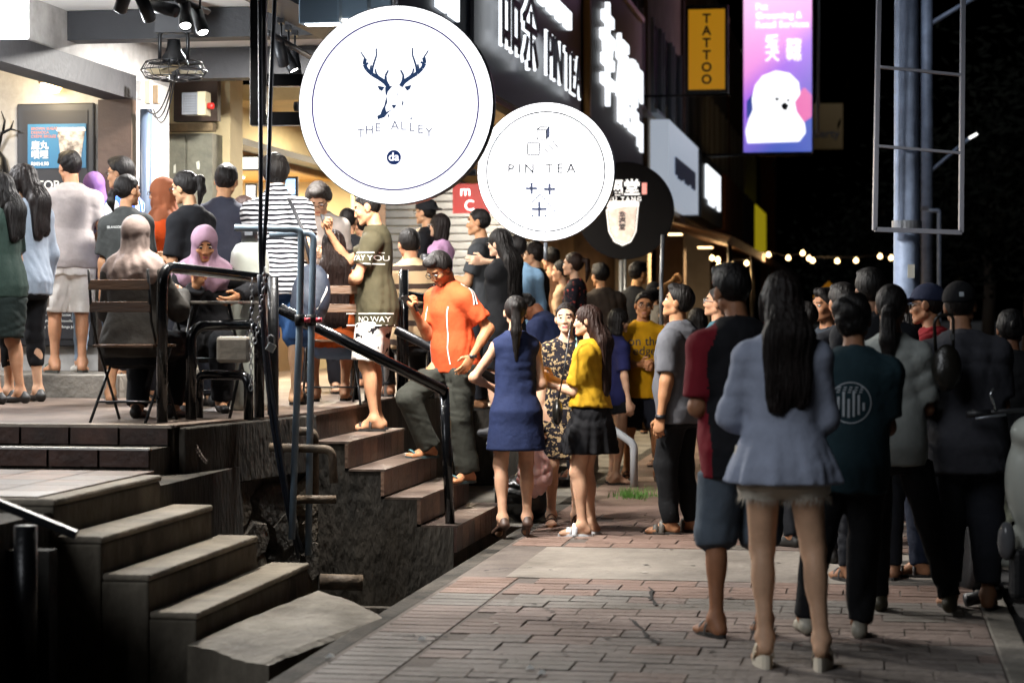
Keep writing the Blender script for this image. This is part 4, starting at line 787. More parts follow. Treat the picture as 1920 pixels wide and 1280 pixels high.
room_lamp(21,-4.7,3.53,260,(1,.88,.68),'ceiling light over the walkway behind the deer sign'); room_lamp(24.6,-4.7,3.53,230,(1,.86,.64),'ceiling light over the walkway behind the PIN TEA sign'); room_lamp(29.5,-4.7,3.53,200,(1,.75,.42),'amber ceiling light over the farther walkway'); room_lamp(37.5,-3.4,2.95,260,(1,.66,.32),'amber light panel under the nearest far awning',.3); room_lamp(45,-3.4,2.95,220,(1,.6,.28),'amber light panel under the second far awning',.3)
# menu board
mb=empty('menu_board',W(16.58,-6.55,1.29),-TH,'tall black menu board with a blue drink poster headed TOP 6','menu board'); box('frame',(0,.0,.98),(.66,.05,1.98),mat('board_black','16161a',.5),mb,bevel=.01); box('recess',(0,-.027,.98),(.56,.012,1.86),mat('board_slate','1d1d22',.6),mb)
pst=box('poster',(0.02,-.037,1.62),(.50,.008,.36),mat('poster_blue','1f6a94',.5,var=.25,vscale=3),mb,bevel=.0); T=lambda x,z,y=-.043: frame((x,y,z),(1,0,0),(0,-1,0)); wp=mat('print_white','e4e4e0',.6); op=mat('print_salmon','c87a60',.6)
text('poster_text','BROWN SUGAR\nDEERIOCA\nCRÈME BRÛLÉE MILK',.032,T(-.20,1.73),op,pst,align='LEFT',ext=.001); text('poster_text','鹿丸\n噗哩',.075,T(-.20,1.585),wp,pst,align='LEFT',ext=.001,off=.001); text('poster_text','RM14.90',.042,T(-.2,1.475),wp,pst,align='LEFT',ext=.001,off=.001)
flat('poster_cup',[[(.0,.0),(.16,.0),(.2,.27),(-.03,.27)]],T(.06,1.47),mat('cup_photo','d8d0c4',.5,var=.7,vscale=14,col2='3c2a20'),pst,t=.002); flat('poster_lid',[[(-.04,.27),(.21,.27),(.2,.3),(-.03,.3)]],T(.06,1.47,-.0445),wp,pst,t=.002)
text('heading','TOP 6',.10,T(-.02,1.30,-.036),wp,mb,ext=.001,off=.001)
for i,(x,z) in enumerate(((-.1,1.16),(.1,1.16),(-.1,.98),(.12,.98))): flat('cup_picture',[[(-.035,-.06),(.035,-.06),(.045,.06),(-.045,.06)]],T(x,z,-.036),mat('cup_photo'),mb,t=.002)
for i in range(15):
    z=.82-i*.048
    if i in(0,7): text('heading','MILK TEA' if i==0 else 'TOPPING',.035,T(-.24,z,-.036),wp,mb,align='LEFT',ext=.001)
    else: text('menu_line',('Lemon Green Tea','Mango Smoothie','Queen Peony Tea','Green Tea')[i%4]+'   '+('9.90','8.90','11.90')[i%3],.030,T(-.24,z,-.036),wp,mb,align='LEFT',ext=.001); text('menu_line',('Passion Fruit','Smoothie','Mango Juice')[i%3]+'  '+('12.90','10.90')[i%2],.030,T(.05,z,-.036),wp,mb,align='LEFT',ext=.001)
an=empty('antler_mount',W(16.58,-7.05,2.6),-TH,'black antlered deer ornament on the wall beside the menu board','ornament'); ab_=MB()
ab_.tube([(0,0,.3),(.05,-.05,.42),(.14,-.08,.45),(.22,-.08,.43)],[.016,.014,.01,.004],6); ab_.tube([(.06,-.05,.42),(.08,-.06,.52),(.05,-.06,.6)],[.012,.01,.003],6); ab_.tube([(.14,-.08,.45),(.17,-.09,.52)],[.009,.003],6); ab_.build('antler',blackm,an,True)
MB().lathe([(0,-.18),(.07,-.1),(.1,.05),(.06,.22),(0,.3)],n=14).build('bust',blackm,an,True)
# ceiling fan: motor, cage, blades
fn=empty('caged_fan',P(326,112,15.2),0,'old black caged fan hanging beneath the ceiling beam','fan'); Rf=rotm(0,0,0); blade=mat('fan_blade','cdbf9a',.5,0,.1,20,.3,6)
MB().lathe([(0,.14),(.045,.14),(.055,.06),(.085,.02),(.085,-.03),(.04,-.05),(0,-.05)],n=18).build('motor',blackm,fn,True); b=MB()
for z,r in((-.03,.10),(-.02,.20),(-.08,.235),(-.13,.20),(-.15,.1)): b.tube([(r*math.cos(6.28318*i/28),r*math.sin(6.28318*i/28),z) for i in range(29)],.004,4,False)
for i in range(20):
    a=6.28318*i/20; b.tube([(r*math.cos(a),r*math.sin(a),z) for r,z in((.05,-.035),(.20,-.02),(.235,-.08),(.20,-.13),(.03,-.155))],.003,4,False)
b.build('cage',blackm,fn,True)
for i in range(3):
    a=2.0944*i+.5; c,s_=math.cos(a),math.sin(a); vs=[]
    for r,w_ in((.04,.03),(.12,.075),(.2,.07),(.215,.03)):
        for t_,dz in((-1,-.018),(1,.018)): vs.append((c*r-s_*w_*t_,s_*r+c*w_*t_,-.085+dz))
    vs+= [(x,y,z+.004) for x,y,z in vs]; MB().add(vs,[(i_*2,i_*2+1,i_*2+3,i_*2+2) for i_ in range(3)]+[(8+i_*2,8+i_*2+2,8+i_*2+3,8+i_*2+1) for i_ in range(3)]).build('blade',blade,fn,True)
tube('yoke',rpath([(-.1,0,.0),(-.1,0,.2),(.1,0,.2),(.1,0,0)],.04),.014,blackm,fn); box('hanger',(0,.02,.3),(.26,.12,.22),mat('beam_black'),fn)
# ---------------- rails, pipes, cables ----------------
def rail(name,label,pts,r,m,rr=.10,cat='railing',n=14): return tag(tube(name,rpath(pts,rr),r,m,None,n),label,cat)
dr=lambda x,y,z0=DECK: G(x,y,z0+.012)
a=dr(304,792); b=dr(470,772)+Vector((0,0,0)); top=lambda p,h: Vector((p.x,p.y,DECK+h))
rail('hoop_rail','tallest black hoop rail at the corner of the deck',[a,top(a,.93),P(478,520,a.y+1.0),P(500,523,a.y+1.1)],.033,blackgloss,.12)
a2=dr(358,786); e2=P(486,608,13.2); rail('hoop_rail','middle black hoop rail on the deck',[a2,top(a2,.58),e2,Vector((e2.x,e2.y,DECK+.012))],.033,blackgloss,.11)
a3=dr(372,783); e3=P(466,700,12.9); rail('hoop_rail','lowest black hoop rail on the deck',[a3,top(a3,.28),Vector((e3.x,e3.y,DECK+.28)),Vector((e3.x,e3.y,DECK+.012))],.030,blackgloss,.07)
p0=W(13.46,-3.66,DECK+.012); hr=empty('stair_handrail',W(13.46,-2.6,0),0,'black stair handrail in front of the man in orange','railing')
keep(tube('rail_tube',[P(524,578,13.55),P(835,733,13.75)],.036,blackgloss,None,14),hr); keep(tube('end_post',[P(833,728,13.77),G(846,1030,.003)],.032,blackgloss,None,14),hr); keep(tube('top_post',[P(512,520,13.5),Vector((P(512,520,13.5).x,13.5,DECK+.012))],.036,blackm,None,14),hr)
hr2=empty('stair_handrail',W(15.3,-2.6,0),0,'chipped black handrail on the far side of the tiled stairs','railing'); keep(tube('rail_tube',[P(742,618,15.7),P(935,715,15.6)],.034,blackm,None,12),hr2); keep(tube('end_post',[P(935,712,15.6),Vector((P(935,712,15.6).x,15.6,.1))],.03,blackm,None,12),hr2)
for i,x in enumerate((665,692,757)): q_=P(x,560,15.9); hgt=(1.0,1.0,.98)[i]; tag(tube('rail_post',[Vector((q_.x,q_.y,DECK+.012)),Vector((q_.x,q_.y,DECK+hgt)),],.036,blackgloss,None,12),('black post left of the man in patterned shorts','black post touching the patterned shorts','black post behind the man in patterned shorts')[i],'post')
rail('hoop_rail','black hoop rail by the seated man in a striped shirt',[Vector((P(752,575,15.9).x,15.9,DECK+.012)),P(752,552,15.9),P(808,560,16.2),Vector((P(808,560,16.2).x,16.2,DECK+.012))],.034,blackgloss,.1)
wr=empty('white_handrail',G(1189,912,.002),0,'white handrail of the farther stairs behind the women','railing'); wm=mat('white_tube','cfd3d8',.4,0,.05,30,.1,8); e=G(1189,912,.002); t1=Vector((e.x,e.y,.36)); keep(tube('rail_tube',rpath([P(905,630,19.6),t1+Vector((0,0,.02)),e],.05),.035,wm,None,12),wr); keep(tube('top_post',[P(907,632,19.6),Vector((P(905,630,19.6).x,19.6,DECK))],.036,wm,None,12),wr)
nr_=empty('near_handrail',W(9.3,-3.3,0),0,'dark handrail in the black corner at the lower left','railing'); keep(MB().box((0,0,0),(.42,.05,.035),Matrix.Rotation(R_(22),3,'Y')).build('rail_bar',blackm,None,bevel=.004),nr_); nr_.children[0].location=P(58,968,9.1)-nr_.location; nr_.children[0].matrix_parent_inverse=Matrix(); keep(tube('post',[P(48,985,9.12),P(48,1300,9.12)],.05,blackm),nr_)
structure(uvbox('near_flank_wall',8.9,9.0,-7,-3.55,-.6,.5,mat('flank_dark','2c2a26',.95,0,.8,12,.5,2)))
pp=lambda x,y,d=12.9: P(x,y,d)
for i,(l,lab) in enumerate((([(440,427),(565,430),(562,600),(547,1010)],'grey plastic pipe loop nearest the cables'),([(505,440,13.1),(588,437,13.1),(584,600,13.1),(578,1040,13.1)],'second grey plastic pipe loop right of the cables'))):
    t=tag(tube('water_pipe',rpath([pp(*q_) for q_ in l],.05),.021,pvc,None,12),lab,'pipe')
    for k in(0,1): q_=pp(*l[2]); 
    keep(tube('clamp',[pp(*l[2])+Vector((0,0,.035)),pp(*l[2])-Vector((0,0,.035))],.031,blackm),t); keep(tube('red_valve',[pp(*l[2])+Vector((.03,-.02,0)),pp(*l[2])+Vector((.065,-.02,0))],.016,mat('valve_red','a03040',.4)),t)
for i,(l,lab) in enumerate((([(505,838),(622,842),(626,905)],'rusty elbow pipe across the dark stair flank'),([(548,936),(630,936)],'short horizontal drain pipe beneath the elbow'),([(556,808),(590,808),(590,940)],'grey overflow pipe close to the wall'),([(600,1090,13.2),(680,1092,13.2)],'pipe stub lying low in the drain'))): tag(tube('drain_pipe',rpath([P(q_[0],q_[1],12.95+.1*i) for q_ in l],.05),.026 if i<3 else .05,mat('rust_pipe','6a5a48',.7,0,.4,25,.5,8,col2='33291f'),None,12),lab,'pipe')
for i,(l,lab) in enumerate((([(487,-40,12.6),(489,300,12.6),(490,515,12.7),(512,760,12.75),(530,900,12.9),(560,1045,13.1)],'thick black cable hanging from the bracket, left one'),([(517,-40,12.62),(508,160,12.62),(503,330,12.62),(493,515,12.72),(498,640,12.7),(520,800,12.75),(545,960,12.95),(566,1030,13.1)],'thick black cable hanging from the bracket, right one'),([(486,515,12.65),(500,700,12.7),(516,830,12.8),(548,1000,13.0)],'third slack cable below the rail'))):
    pts=[P(*q_) for q_ in l]; out_=[]
    for k in range(len(pts)-1):
        p_,q0,q1,q2=pts[max(k-1,0)],pts[k],pts[k+1],pts[min(k+2,len(pts)-1)]
        for j in range(5): t=j/5; out_.append(.5*((2*q0)+(q1-p_)*t+(2*p_-5*q0+4*q1-q2)*t*t+(3*q0-p_-3*q1+q2)*t**3))
    tag(tube('power_cable',out_+[pts[-1]],.013,mat('cable_blue','1c2330',.4),None,8),lab,'cable')
def chain(name,label,a,b,sag,m):
    o=empty(name,a,0,label,'chain'); pts=sagpath(Vector((0,0,0)),Vector(b)-Vector(a),sag,60); L=0; k=0; last=pts[0]
    for p_,q_ in zip(pts,pts[1:]):
        L+=(q_-p_).length
        if L>.028:
            L=0; d_=(q_-p_).normalized(); x=d_.cross(Vector((0,1,0) if k%2 else (1,0,0))).normalized(); tube('link',[p_+d_*.02*math.cos(t)+x*.011*math.sin(t) for t in [6.28318*i/8 for i in range(9)]],.0036,m,o,5); k+=1
chm=mat('chain_steel','8a8c90',.35,.8); chain('steel_chain','shiny chain with padlock hanging at the cables',P(497,500,12.6),P(478,640,12.6),.05,chm); chain('steel_chain','chain hanging straight down by the grey tank',P(473,520,12.7),P(470,730,12.7),.01,chm); chain('steel_chain','chain lying over the deck edge',dr(352,790),dr(388,800)-Vector((0,0,.2)),.04,mat('chain_rust','3a302a',.6,.5))
pk=empty('padlock',P(508,645,12.55),0,'brass and steel padlock on the chain','padlock'); box('body',(0,0,-.02),(.05,.022,.05),mat('padlock_grey','9a9c9a',.3,.7),pk,Matrix.Rotation(.5,3,'Y'),bevel=.004); tube('shackle',[(-.016,0,.0),(-.02,0,.04),(0,0,.055),(.02,0,.04),(.02,0,.0)],.005,chm,pk,6)
# water tanks
def tank(name,x,y,d,r,h,label):
    o=empty(name,Vector((P(x,y,d).x,d,DECK+.012)),0,label,'tank'); MB().lathe([(r*.9,0),(r,.04),(r,h-.14),(r*.93,h-.07),(r*.7,h-.02),(r*.3,h)],n=28).build('vessel',mat('tank_grey','a8aca4',.4,0,.05,20,.2,4),o,True); MB().lathe([(r*.42,h-.01),(r*.42,h+.09),(r*.3,h+.11)],n=16).build('valve_head',mat('valve_black','1b1c20',.4),o,True); box('dial',(0,-r*.42,h+.06),(.05,.02,.04),steel,o)
tank('filter_tank',468,560,14.2,.13,1.12,'pale grey filter tank with a black valve head behind the cables'); tank('filter_tank',800,600,17.3,.13,1.02,'grey filter tank by the seated man in a striped shirt')
# counters and screens in the second shop
ct=empty('shop_counter',W(21,-6.6,DECK),-TH,'tea counter with screens beneath the gold soffit','counter'); box('cabinet',(-.2,1.2,.5),(.6,4.6,1.0),mat('counter_front','6a5236',.5,var=.3),ct); box('worktop',(-.2,1.2,1.02),(.7,4.7,.04),white,ct)
for i,(x,y,w_,h_,e) in enumerate(((432,330,14,60,'d8e060'),(468,306,30,22,'f4f0e0'),(540,350,26,30,'6aa8d8'),(470,360,16,26,'5878a0'))):
    o=empty('menu_screen',P(x,y,20.5+.4*i),-TH,('tilted yellow menu screen behind the cream pillar','white lit menu screen in a wooden frame','blue till screen near the striped shirt','small dark screen under the white menu screen')[i],'screen'); s_=20.5/4000; box('bezel',(0,0.02,0),(w_*s_*1.5,.03,h_*s_*1.3),dark,o); box('picture',(0,0,0),(w_*s_*1.1,.01,h_*s_),emis('screen_%d'%i,e,2.2),o)
# ---------------- furniture ----------------
def bistro_chair(loc,rz,label):   # faces +y
    c=empty('folding_chair',loc,rz,label,'chair','folding bistro chairs')
    for i in range(5): box('seat_slat',(0,-.15+i*.078,.45),(.38,.062,.016),woodm,c,bevel=.003)
    for i in range(2): box('back_slat',(0,-.22-.02*i,.68+i*.13),(.38,.012,.06),woodm,c,Matrix.Rotation(R_(-8),3,'X'),bevel=.003)
    for sx in(-.185,.185):
        tube('leg',[(sx,.22,0),(sx,-.12,.46),(sx,-.2,.6),(sx,-.25,.9)],.009,blackm,c,8); tube('leg',[(sx*.93,-.26,0),(sx*.93,.16,.45)],.009,blackm,c,8)
    tube('stretcher',[(-.18,-.15,.12),(.18,-.15,.12)],.007,blackm,c,6); tube('stretcher',[(-.18,.14,.11),(.18,.14,.11)],.007,blackm,c,6); return c
def onfloor(x,d,z): return Vector(((x-960)/F*d,d,z))
DZ=DECK+.012
bistro_chair(onfloor(252,12.75,DZ),R_(-12),'folding slatted chair under the woman in the beige headscarf'); bistro_chair(onfloor(395,14.3,DZ),R_(170),'folding chair of the woman reading at the table'); bistro_chair(onfloor(622,15.3,DZ),R_(12),'folding chair under the woman in the orange top')
tb=empty('folding_table',onfloor(398,13.35,DZ),R_(-12),'small folding bistro table in front of the reading woman','table'); 
for i in range(6): box('top_slat',(0,-.22+i*.088,.71),(.52,.08,.016),mat('table_grey','6f6a64',.45),tb,bevel=.003)
for sx in(-.2,.2): tube('leg',[(sx,-.24,0),(sx,.2,.70)],.010,blackm,tb,8); tube('leg',[(sx*.9,.24,0),(sx*.9,-.2,.70)],.010,blackm,tb,8)
tube('brace',[(-.2,0,.36),(.2,0,.36)],.007,blackm,tb,6)
pc=empty('plastic_chair',onfloor(795,16.6,DZ),R_(60),'pale grey plastic armchair by the striped shirt man','chair'); pm_=mat('plastic_grey','a5abb0',.4)
MB().box((0,0,.43),(.44,.42,.03)).build('seat',pm_,pc,bevel=.01); MB().box((0,-.2,.66),(.42,.03,.42)).build('backrest',pm_,pc,bevel=.01)
for sx in(-1,1):
    tube('armrest',rpath([(sx*.22,.2,0),(sx*.24,.2,.66),(sx*.24,-.2,.68),(sx*.2,-.24,0)],.06),.022,pm_,pc)
tag(box('hand_bag',(0,0,0),(.2,.08,.16),mat('bag_grey','8d8880',.6,0,.2,20,.2,6),None,bevel=.02),'grey handbag hung beside the small table','bag').location=P(438,655,12.95)
def phone(p,hand,label,col='15161a',n=None,name='smartphone',size=(.072,.008,.148),rot=None,off=(0,0,0)):
    a,e,t=p['arms'][hand]; f=nrm(t-e); c=wpt(p,t+f*.085+np.array(off)); o=box(name,(0,0,0),size,mat('phone_'+col,col,.25),None,bevel=.004); o.location=c; o.rotation_euler=rot or (R_(-35),0,p['M'].to_euler().z)
    return tag(o,label,'phone')
# ---------------- right side: post with empty sign frame ----------------
lp=empty('lamp_post',onfloor(1700,16,0),0,'tall pale steel post carrying an empty sign frame','post'); pmat=mat('post_paint','93a5c4',.5,.1,.25,14,.25,2.5,col2='6d7a92')
MB().lathe([(.105,0),(.10,1.2),(.09,4.2),(.085,6.5)],n=28).build('shaft',pmat,lp,True); MB().box((.01,-.125,1.86),(.05,.012,.10)).build('torn_notice',mat('paper_grey','9a9a94',.8),lp); MB().lathe([(.112,2.18),(.112,2.24)],n=24).build('clamp',steel,lp)
fm=mat('frame_alu','8f93a0',.4,.6)
def fbar(x0,y0,x1,y1,t=.035,d=15.8): a=P(x0,y0,d)-lp.location; b=P(x1,y1,d)-lp.location; c=(a+b)/2; L=(b-a).length; an=math.atan2(b.z-a.z,b.x-a.x); MB().box((0,0,0),(L,.05,t),Matrix.Rotation(-an,3,'Y')).build('frame_bar',fm,lp,bevel=.003).location=c
fbar(1649,-60,1640,432); fbar(1806,-60,1802,436); fbar(1640,430,1803,436); fbar(1650,126,1802,141,.02); fbar(1646,274,1800,287,.02)
l2=empty('lamp_post',onfloor(1738,36,0),0,'thin far street light post with a side arm','post'); MB().lathe([(.10,0),(.09,9)],n=14).build('shaft',pmat,l2,True); tube('arm',[(0,0,6.4),(.5,0,6.7),(1.2,0,7.1)],.04,pmat,l2); tube('arm',[(0,0,3.9),(.7,0,4.5)],.03,pmat,l2); box('lamp_head',(.78,0,4.55),(.14,.10,.04),emis('street_lamp_white',(1,1,.95),2),l2,Matrix.Rotation(R_(-30),3,'Y'))
l3=empty('road_sign_post',onfloor(1761,30,0),0,'short slim post in front of the dark trees','post'); tube('shaft',rpath([(0,0,0),(0,0,3.0),(-.18,0,3.0)],.03),.03,pmat,l3); box('lamp_box',(-.2,0,3.03),(.1,.06,.06),fm,l3)
tg=empty('traffic_sign',onfloor(1553,34,0),0,'yellow diamond traffic sign far behind the crowd','sign'); tube('post',[(0,0,0),(0,0,1.9)],.03,steel,tg); MB().box((0,-.04,1.82),(.36,.02,.36),Matrix.Rotation(R_(45),3,'Y')).build('plate',mat('sign_yellow','d89a18',.5,emit=.05,ecol='d89a18'),tg); MB().box((0,-.055,1.82),(.05,.01,.2)).build('arrow',dark,tg)
# pet shop banner
pb=empty('banner_lightbox',P(1458,120,44),-TH,'tall pink and blue lit banner with a white poodle','sign'); s_=44/4000; wB,hB=127*s_,330*s_
bm_=emis('banner_print',(.8,.4,.8),1); nt=bm_.node_tree; L=nt.links.new; tc=nt.nodes.new('ShaderNodeTexCoord'); sx=nt.nodes.new('ShaderNodeSeparateXYZ'); L(tc.outputs['Object'],sx.inputs[0]); ad=nt.nodes.new('ShaderNodeMath'); ad.operation='MULTIPLY_ADD'; L(sx.outputs[0],ad.inputs[0]); ad.inputs[1].default_value=-.9; L(sx.outputs[2],ad.inputs[2]); rp_=nt.nodes.new('ShaderNodeValToRGB'); mr=nt.nodes.new('ShaderNodeMapRange'); mr.inputs[1].default_value=-1.7; mr.inputs[2].default_value=1.7; L(ad.outputs[0],mr.inputs[0]); L(mr.outputs[0],rp_.inputs[0]); cr=rp_.color_ramp; cr.elements[0].color=(.03,.08,.45,1); cr.elements[1].color=(.95,.5,.85,1); e_=cr.elements.new(.45); e_.color=(.35,.12,.75,1); e_=cr.elements.new(.62); e_.color=(.85,.3,.75,1); L(rp_.outputs[0],nt.nodes['Principled BSDF'].inputs['Emission Color']); nt.nodes['Principled BSDF'].inputs['Emission Strength'].default_value=1.1
box('case',(0,.09,0),(wB+.06,.16,hB+.06),dark,pb); box('print',(0,0,0),(wB,.012,hB),bm_,pb); K=lambda x,y: ((x-1458)*s_,(120-y)*s_); FR=lambda t: frame((0,-.008-t,0),(1,0,0),(0,-1,0))
flat('colour_shape',[[K(1400,190),K(1440,140),K(1458,150),K(1400,225)]],FR(0),emis('shape_blue','1a3a9a',.9),pb); flat('colour_shape',[[K(1488,185),K(1508,165),K(1521,180),K(1521,220),K(1500,235)]],FR(0),emis('shape_pink','e86ab0',1.0),pb)
dog=[(1402,268),(1398,245),(1405,222),(1412,205),(1410,185),(1416,160),(1430,142),(1455,133),(1480,138),(1497,155),(1500,178),(1490,192),(1493,210),(1508,232),(1510,250),(1498,266)]
flat('poodle_picture',[[K(*p_) for p_ in dog][::-1]],FR(.002),emis('poodle_white',(.95,.97,1),1.4),pb); flat('poodle_face',[[K(1464,198),K(1471,192),K(1479,198),K(1474,208),K(1467,205)],[K(1453,184),K(1460,183),K(1460,189),K(1454,189)],[K(1475,187),K(1480,186),K(1480,191),K(1475,191)]],FR(.006),inkd,pb)
wtx=emis('banner_text',(1,1,1),1.3); text('lettering','Pet\nGrooming &\nRetail Services',17*s_,FR(.003)@Matrix.Translation((*K(1417,30),0)),wtx,pb,align='LEFT',ext=.002,off=.003); text('lettering','爱\n犬',27*s_,FR(.003)@Matrix.Translation((*K(1448,92),0)),wtx,pb,ext=.002,off=.006,linesp=.9); text('lettering','宠物\n美容\n学院',14*s_,FR(.003)@Matrix.Translation((*K(1488,95),0)),wtx,pb,ext=.002,off=.004)
tube('hanger_bar',[(-1.7,.09,-hB/2-.05),(wB/2,.09,-hB/2-.05)],.03,blackm,pb); tube('hanger_bar',[(wB/2+.12,.3,-hB/2+.4),(wB/2+.12,.3,hB/2)],.035,wf,pb)
tt=empty('tattoo_sign',P(1325,93,36),-TH,'yellow vertical sign lettered TATTOO in a black frame','sign'); s_=36/4000; box('case',(0,.06,0),(80*s_,.1,166*s_),blackm,tt); box('panel',(0,0,0),(68*s_,.02,150*s_),mat('tattoo_yellow','d8971c',.5,emit=.42,ecol='d8971c'),tt); text('lettering','T\nA\nT\nT\nO\nO',24*s_,frame((0,-.014,0),(1,0,0),(0,-1,0)),inkd,tt,ext=.003,off=.006,linesp=.95); tube('arm',[(-1.2,.06,-85*s_),(.4,.06,-85*s_)],.02,blackm,tt)
ob=empty('dim_sign',P(1550,237,62),-TH,'dim brown hanging sign lettered berty beyond the poodle banner','sign'); s_=62/4000; box('panel',(0,.05,0),(60*s_,.1,85*s_),mat('dim_sign_brown','4a3c22',.7,emit=.06,ecol='6a5428'),ob); text('lettering','berty',22*s_,frame((0,-.01,-.22),(1,0,0),(0,-1,0)),inkd,ob,ext=.004,off=.005)
oc=tag(MB().uvbox(74,75,-3.7,-3.2,0,9).build('orange_pillar',mat('orange_paint','5a2a14',.8)),'orange painted pillar far down the terrace','pillar')
# string lights
bulbs=[(1335,483),(1346,486),(1348,497),(1369,492),(1400,493),(1431,480),(1441,477),(1478,483),(1505,474),(1517,484),(1524,488),(1570,489),(1605,488),(1650,480),(1671,483)]
sl=empty('string_lights',P(1500,480,48),0,'string of warm bulbs glowing across the far street','string lights'); bm2=emis('bulb_warm',(1,.66,.28),10)
for i,(x,y) in enumerate(bulbs): keep(MB().lathe([(0,-.06),(.045,-.04),(.052,0),(.025,.045),(0,.06)],P(x,y,48),10).build('bulb',bm2,None,True),sl)
keep(tube('cord',[P(x,y-4+3*math.sin(i),48) for i,(x,y) in enumerate(sorted(bulbs))],.012,dark,None,5),sl)
for x,e in((1345,45),(1440,30),(1560,25)): keep(lamp('bulb_glow','POINT',P(x,486,47.5),e,(1,.62,.28),size=.15),sl)
# far side of the street: dark trees and a low building
dt=mat('tree_night','0b0d09',.95,spec=.1)
for k,(x,d,hh) in enumerate(((1850,60,7),(1690,75,6),(1930,48,8),(1600,95,6))):
    t=empty('street_tree',onfloor(x,d,-.05),0,('dark tree right of the post frame','dark tree behind the lamp post','large dark tree at the right edge','low dark tree at the end of the street')[k],'tree'); tube('trunk',[(0,0,0),(.1,0,hh*.35),(-.1,.1,hh*.6)],[.22,.16,.08],mat('bark','2a221a',.9),t); b=MB(); r_=random.Random(k)
    for i in range(2600):
        a=r_.uniform(0,6.28); zz=r_.gauss(.68,.16)*hh; rr=abs(r_.gauss(0,.5))*hh*.42; p_=Vector((math.cos(a)*rr,math.sin(a)*rr,max(zz,hh*.3))); v1=Vector((r_.gauss(0,1),r_.gauss(0,1),r_.gauss(0,1))).normalized()*.16; v2=v1.orthogonal().normalized()*.07; b.add([p_-v1,p_+v2,p_+v1,p_-v2],[(0,1,2,3)])
    b.build('crown',dt,t)
fb=empty('far_building',W(95,20,0),-TH,'unlit low building across the road','building'); box('wall',(0,0,3),(26,8,6),mat('far_wall','2c2a2c',.9),fb); box('roof',(0,0,6.15),(26.6,8.6,.3),dark,fb)
for i in range(5): box('window',(-9+i*4.4,-4.02,3.2),(1.6,.06,1.3),mat('night_glass'),fb); box('window_frame',(-9+i*4.4,-4.03,2.5),(1.8,.1,.1),mat('far_trim','4a4844',.8),fb)
# ---------------- white scooter at the right edge ----------------
sco=empty('scooter',onfloor(1952,10.9,-.03),R_(6),'white scooter with handlebar and mirrors at the right edge','scooter'); vp=mat('scooter_paint','b9bdb4',.3,0,.02,10,.08,3); vb=mat('scooter_black','1c1d20',.5,0,.2,40,.2,5)
npmesh('leg_shield',*nets([ell((0,0,.72),(.19,.10,.30)),ell((0,-.04,.97),(.17,.13,.10)),ell((0,.06,.40),(.15,.10,.14))],.012,.05),vp,None,sco); npmesh('bodywork',*nets([ell((0,.85,.58),(.17,.45,.17)),ell((0,.4,.28),(.16,.4,.06))],.016,.06),vp,None,sco)
npmesh('seat',*nets([ell((0,.85,.80),(.14,.42,.07))],.014,.03),vb,None,sco); MB().lathe([(0,-.03),(.07,-.02),(.08,.02),(0,.03)],n=18).build('headlamp',mat('lamp_glass','c8ccd0',.1),sco,True); o=sco.children[-1]; o.location=(0,-.165,.98); o.rotation_euler=(R_(90),0,0)
tube('handlebar',rpath([(-.36,.03,1.06),(-.12,.0,1.08),(.12,0,1.08),(.36,.03,1.06)],.05),.014,vb,sco)
for s_ in(-1,1):
    tube('grip',[(s_*.26,.02,1.065),(s_*.38,.035,1.06)],.02,vb,sco); tube('brake_lever',[(s_*.2,-.04,1.06),(s_*.36,-.05,1.04)],.007,steel,sco); tube('mirror_stalk',[(s_*.24,0,1.08),(s_*.27,-.01,1.16),(s_*.25,0,1.19)],.008,mat('chrome','b0b4b8',.2,.9),sco)
    MB().lathe([(0,-.02),(.07,-.016),(.085,0),(.07,.018),(0,.026)],n=20).build('mirror',mat('mirror_back','565c66',.35),sco,True); o=sco.children[-1]; o.location=(s_*.20,0,1.205); o.rotation_euler=(R_(80),R_(-18*s_),0); o.scale=(1.35,.62,1)
    npmesh('indicator',*nets([ell((s_*.2,-.05,.42),(.045,.05,.10))],.01,.02),mat('lamp_smoke','6a6c70',.2),None,sco); tube('foot_peg',[(s_*.1,.35,.10),(s_*.29,.33,.07)],.035,vb,sco,12); tube('fork',[(s_*.08,-.12,.18),(s_*.07,.0,.7)],.025,vb,sco)
MB().box((0,-.02,.25),(.34,.1,.26)).build('lower_panel',vb,sco,bevel=.03); MB().box((0,-.16,.36),(.2,.012,.1)).build('number_plate',mat('plate_dark','101010',.4),sco); text('plate_text','B',.08,frame((-.02,-.168,.36),(1,0,0),(0,-1,0)),mat('plate_white','d8d8d0',.5),sco,ext=.002)
for y in(-.16,1.15):
    MB().lathe([(.14,-.05),(.2,-.055),(.235,-.03),(.235,.03),(.2,.055),(.14,.05)],n=28).build('wheel',vb,sco,True); o=sco.children[-1]; o.location=(0,y,.235); o.rotation_euler=(0,R_(90),0); MB().lathe([(0,-.04),(.14,-.03),(.14,.03),(0,.04)],n=20).build('hub',steel,o,True)
# ---------------- bags on the ground ----------------
V_,Q_=nets([ell((0,0,.17),(.2,.16,.18)),cone((0,0,.3),(.02,0,.4),.07,.03)],.014,.05,wrink(3,.012)); o=npmesh('rubbish_bag',V_,Q_,mat('bin_bag','0e0f10',.3,0,.4,14),None); o.location=G(985,975); tag(o,'black rubbish bag behind the women by the stairs','bag')
tag(MB().box((0,0,.2),(.5,.34,.4)).build('cardboard_box',mat('cardboard','a8845c',.8,0,.2,20,.2,6),bevel=.006),'brown cardboard box by the farther stairs','box').location=G(1140,800)+Vector((-.1,1.2,.4))
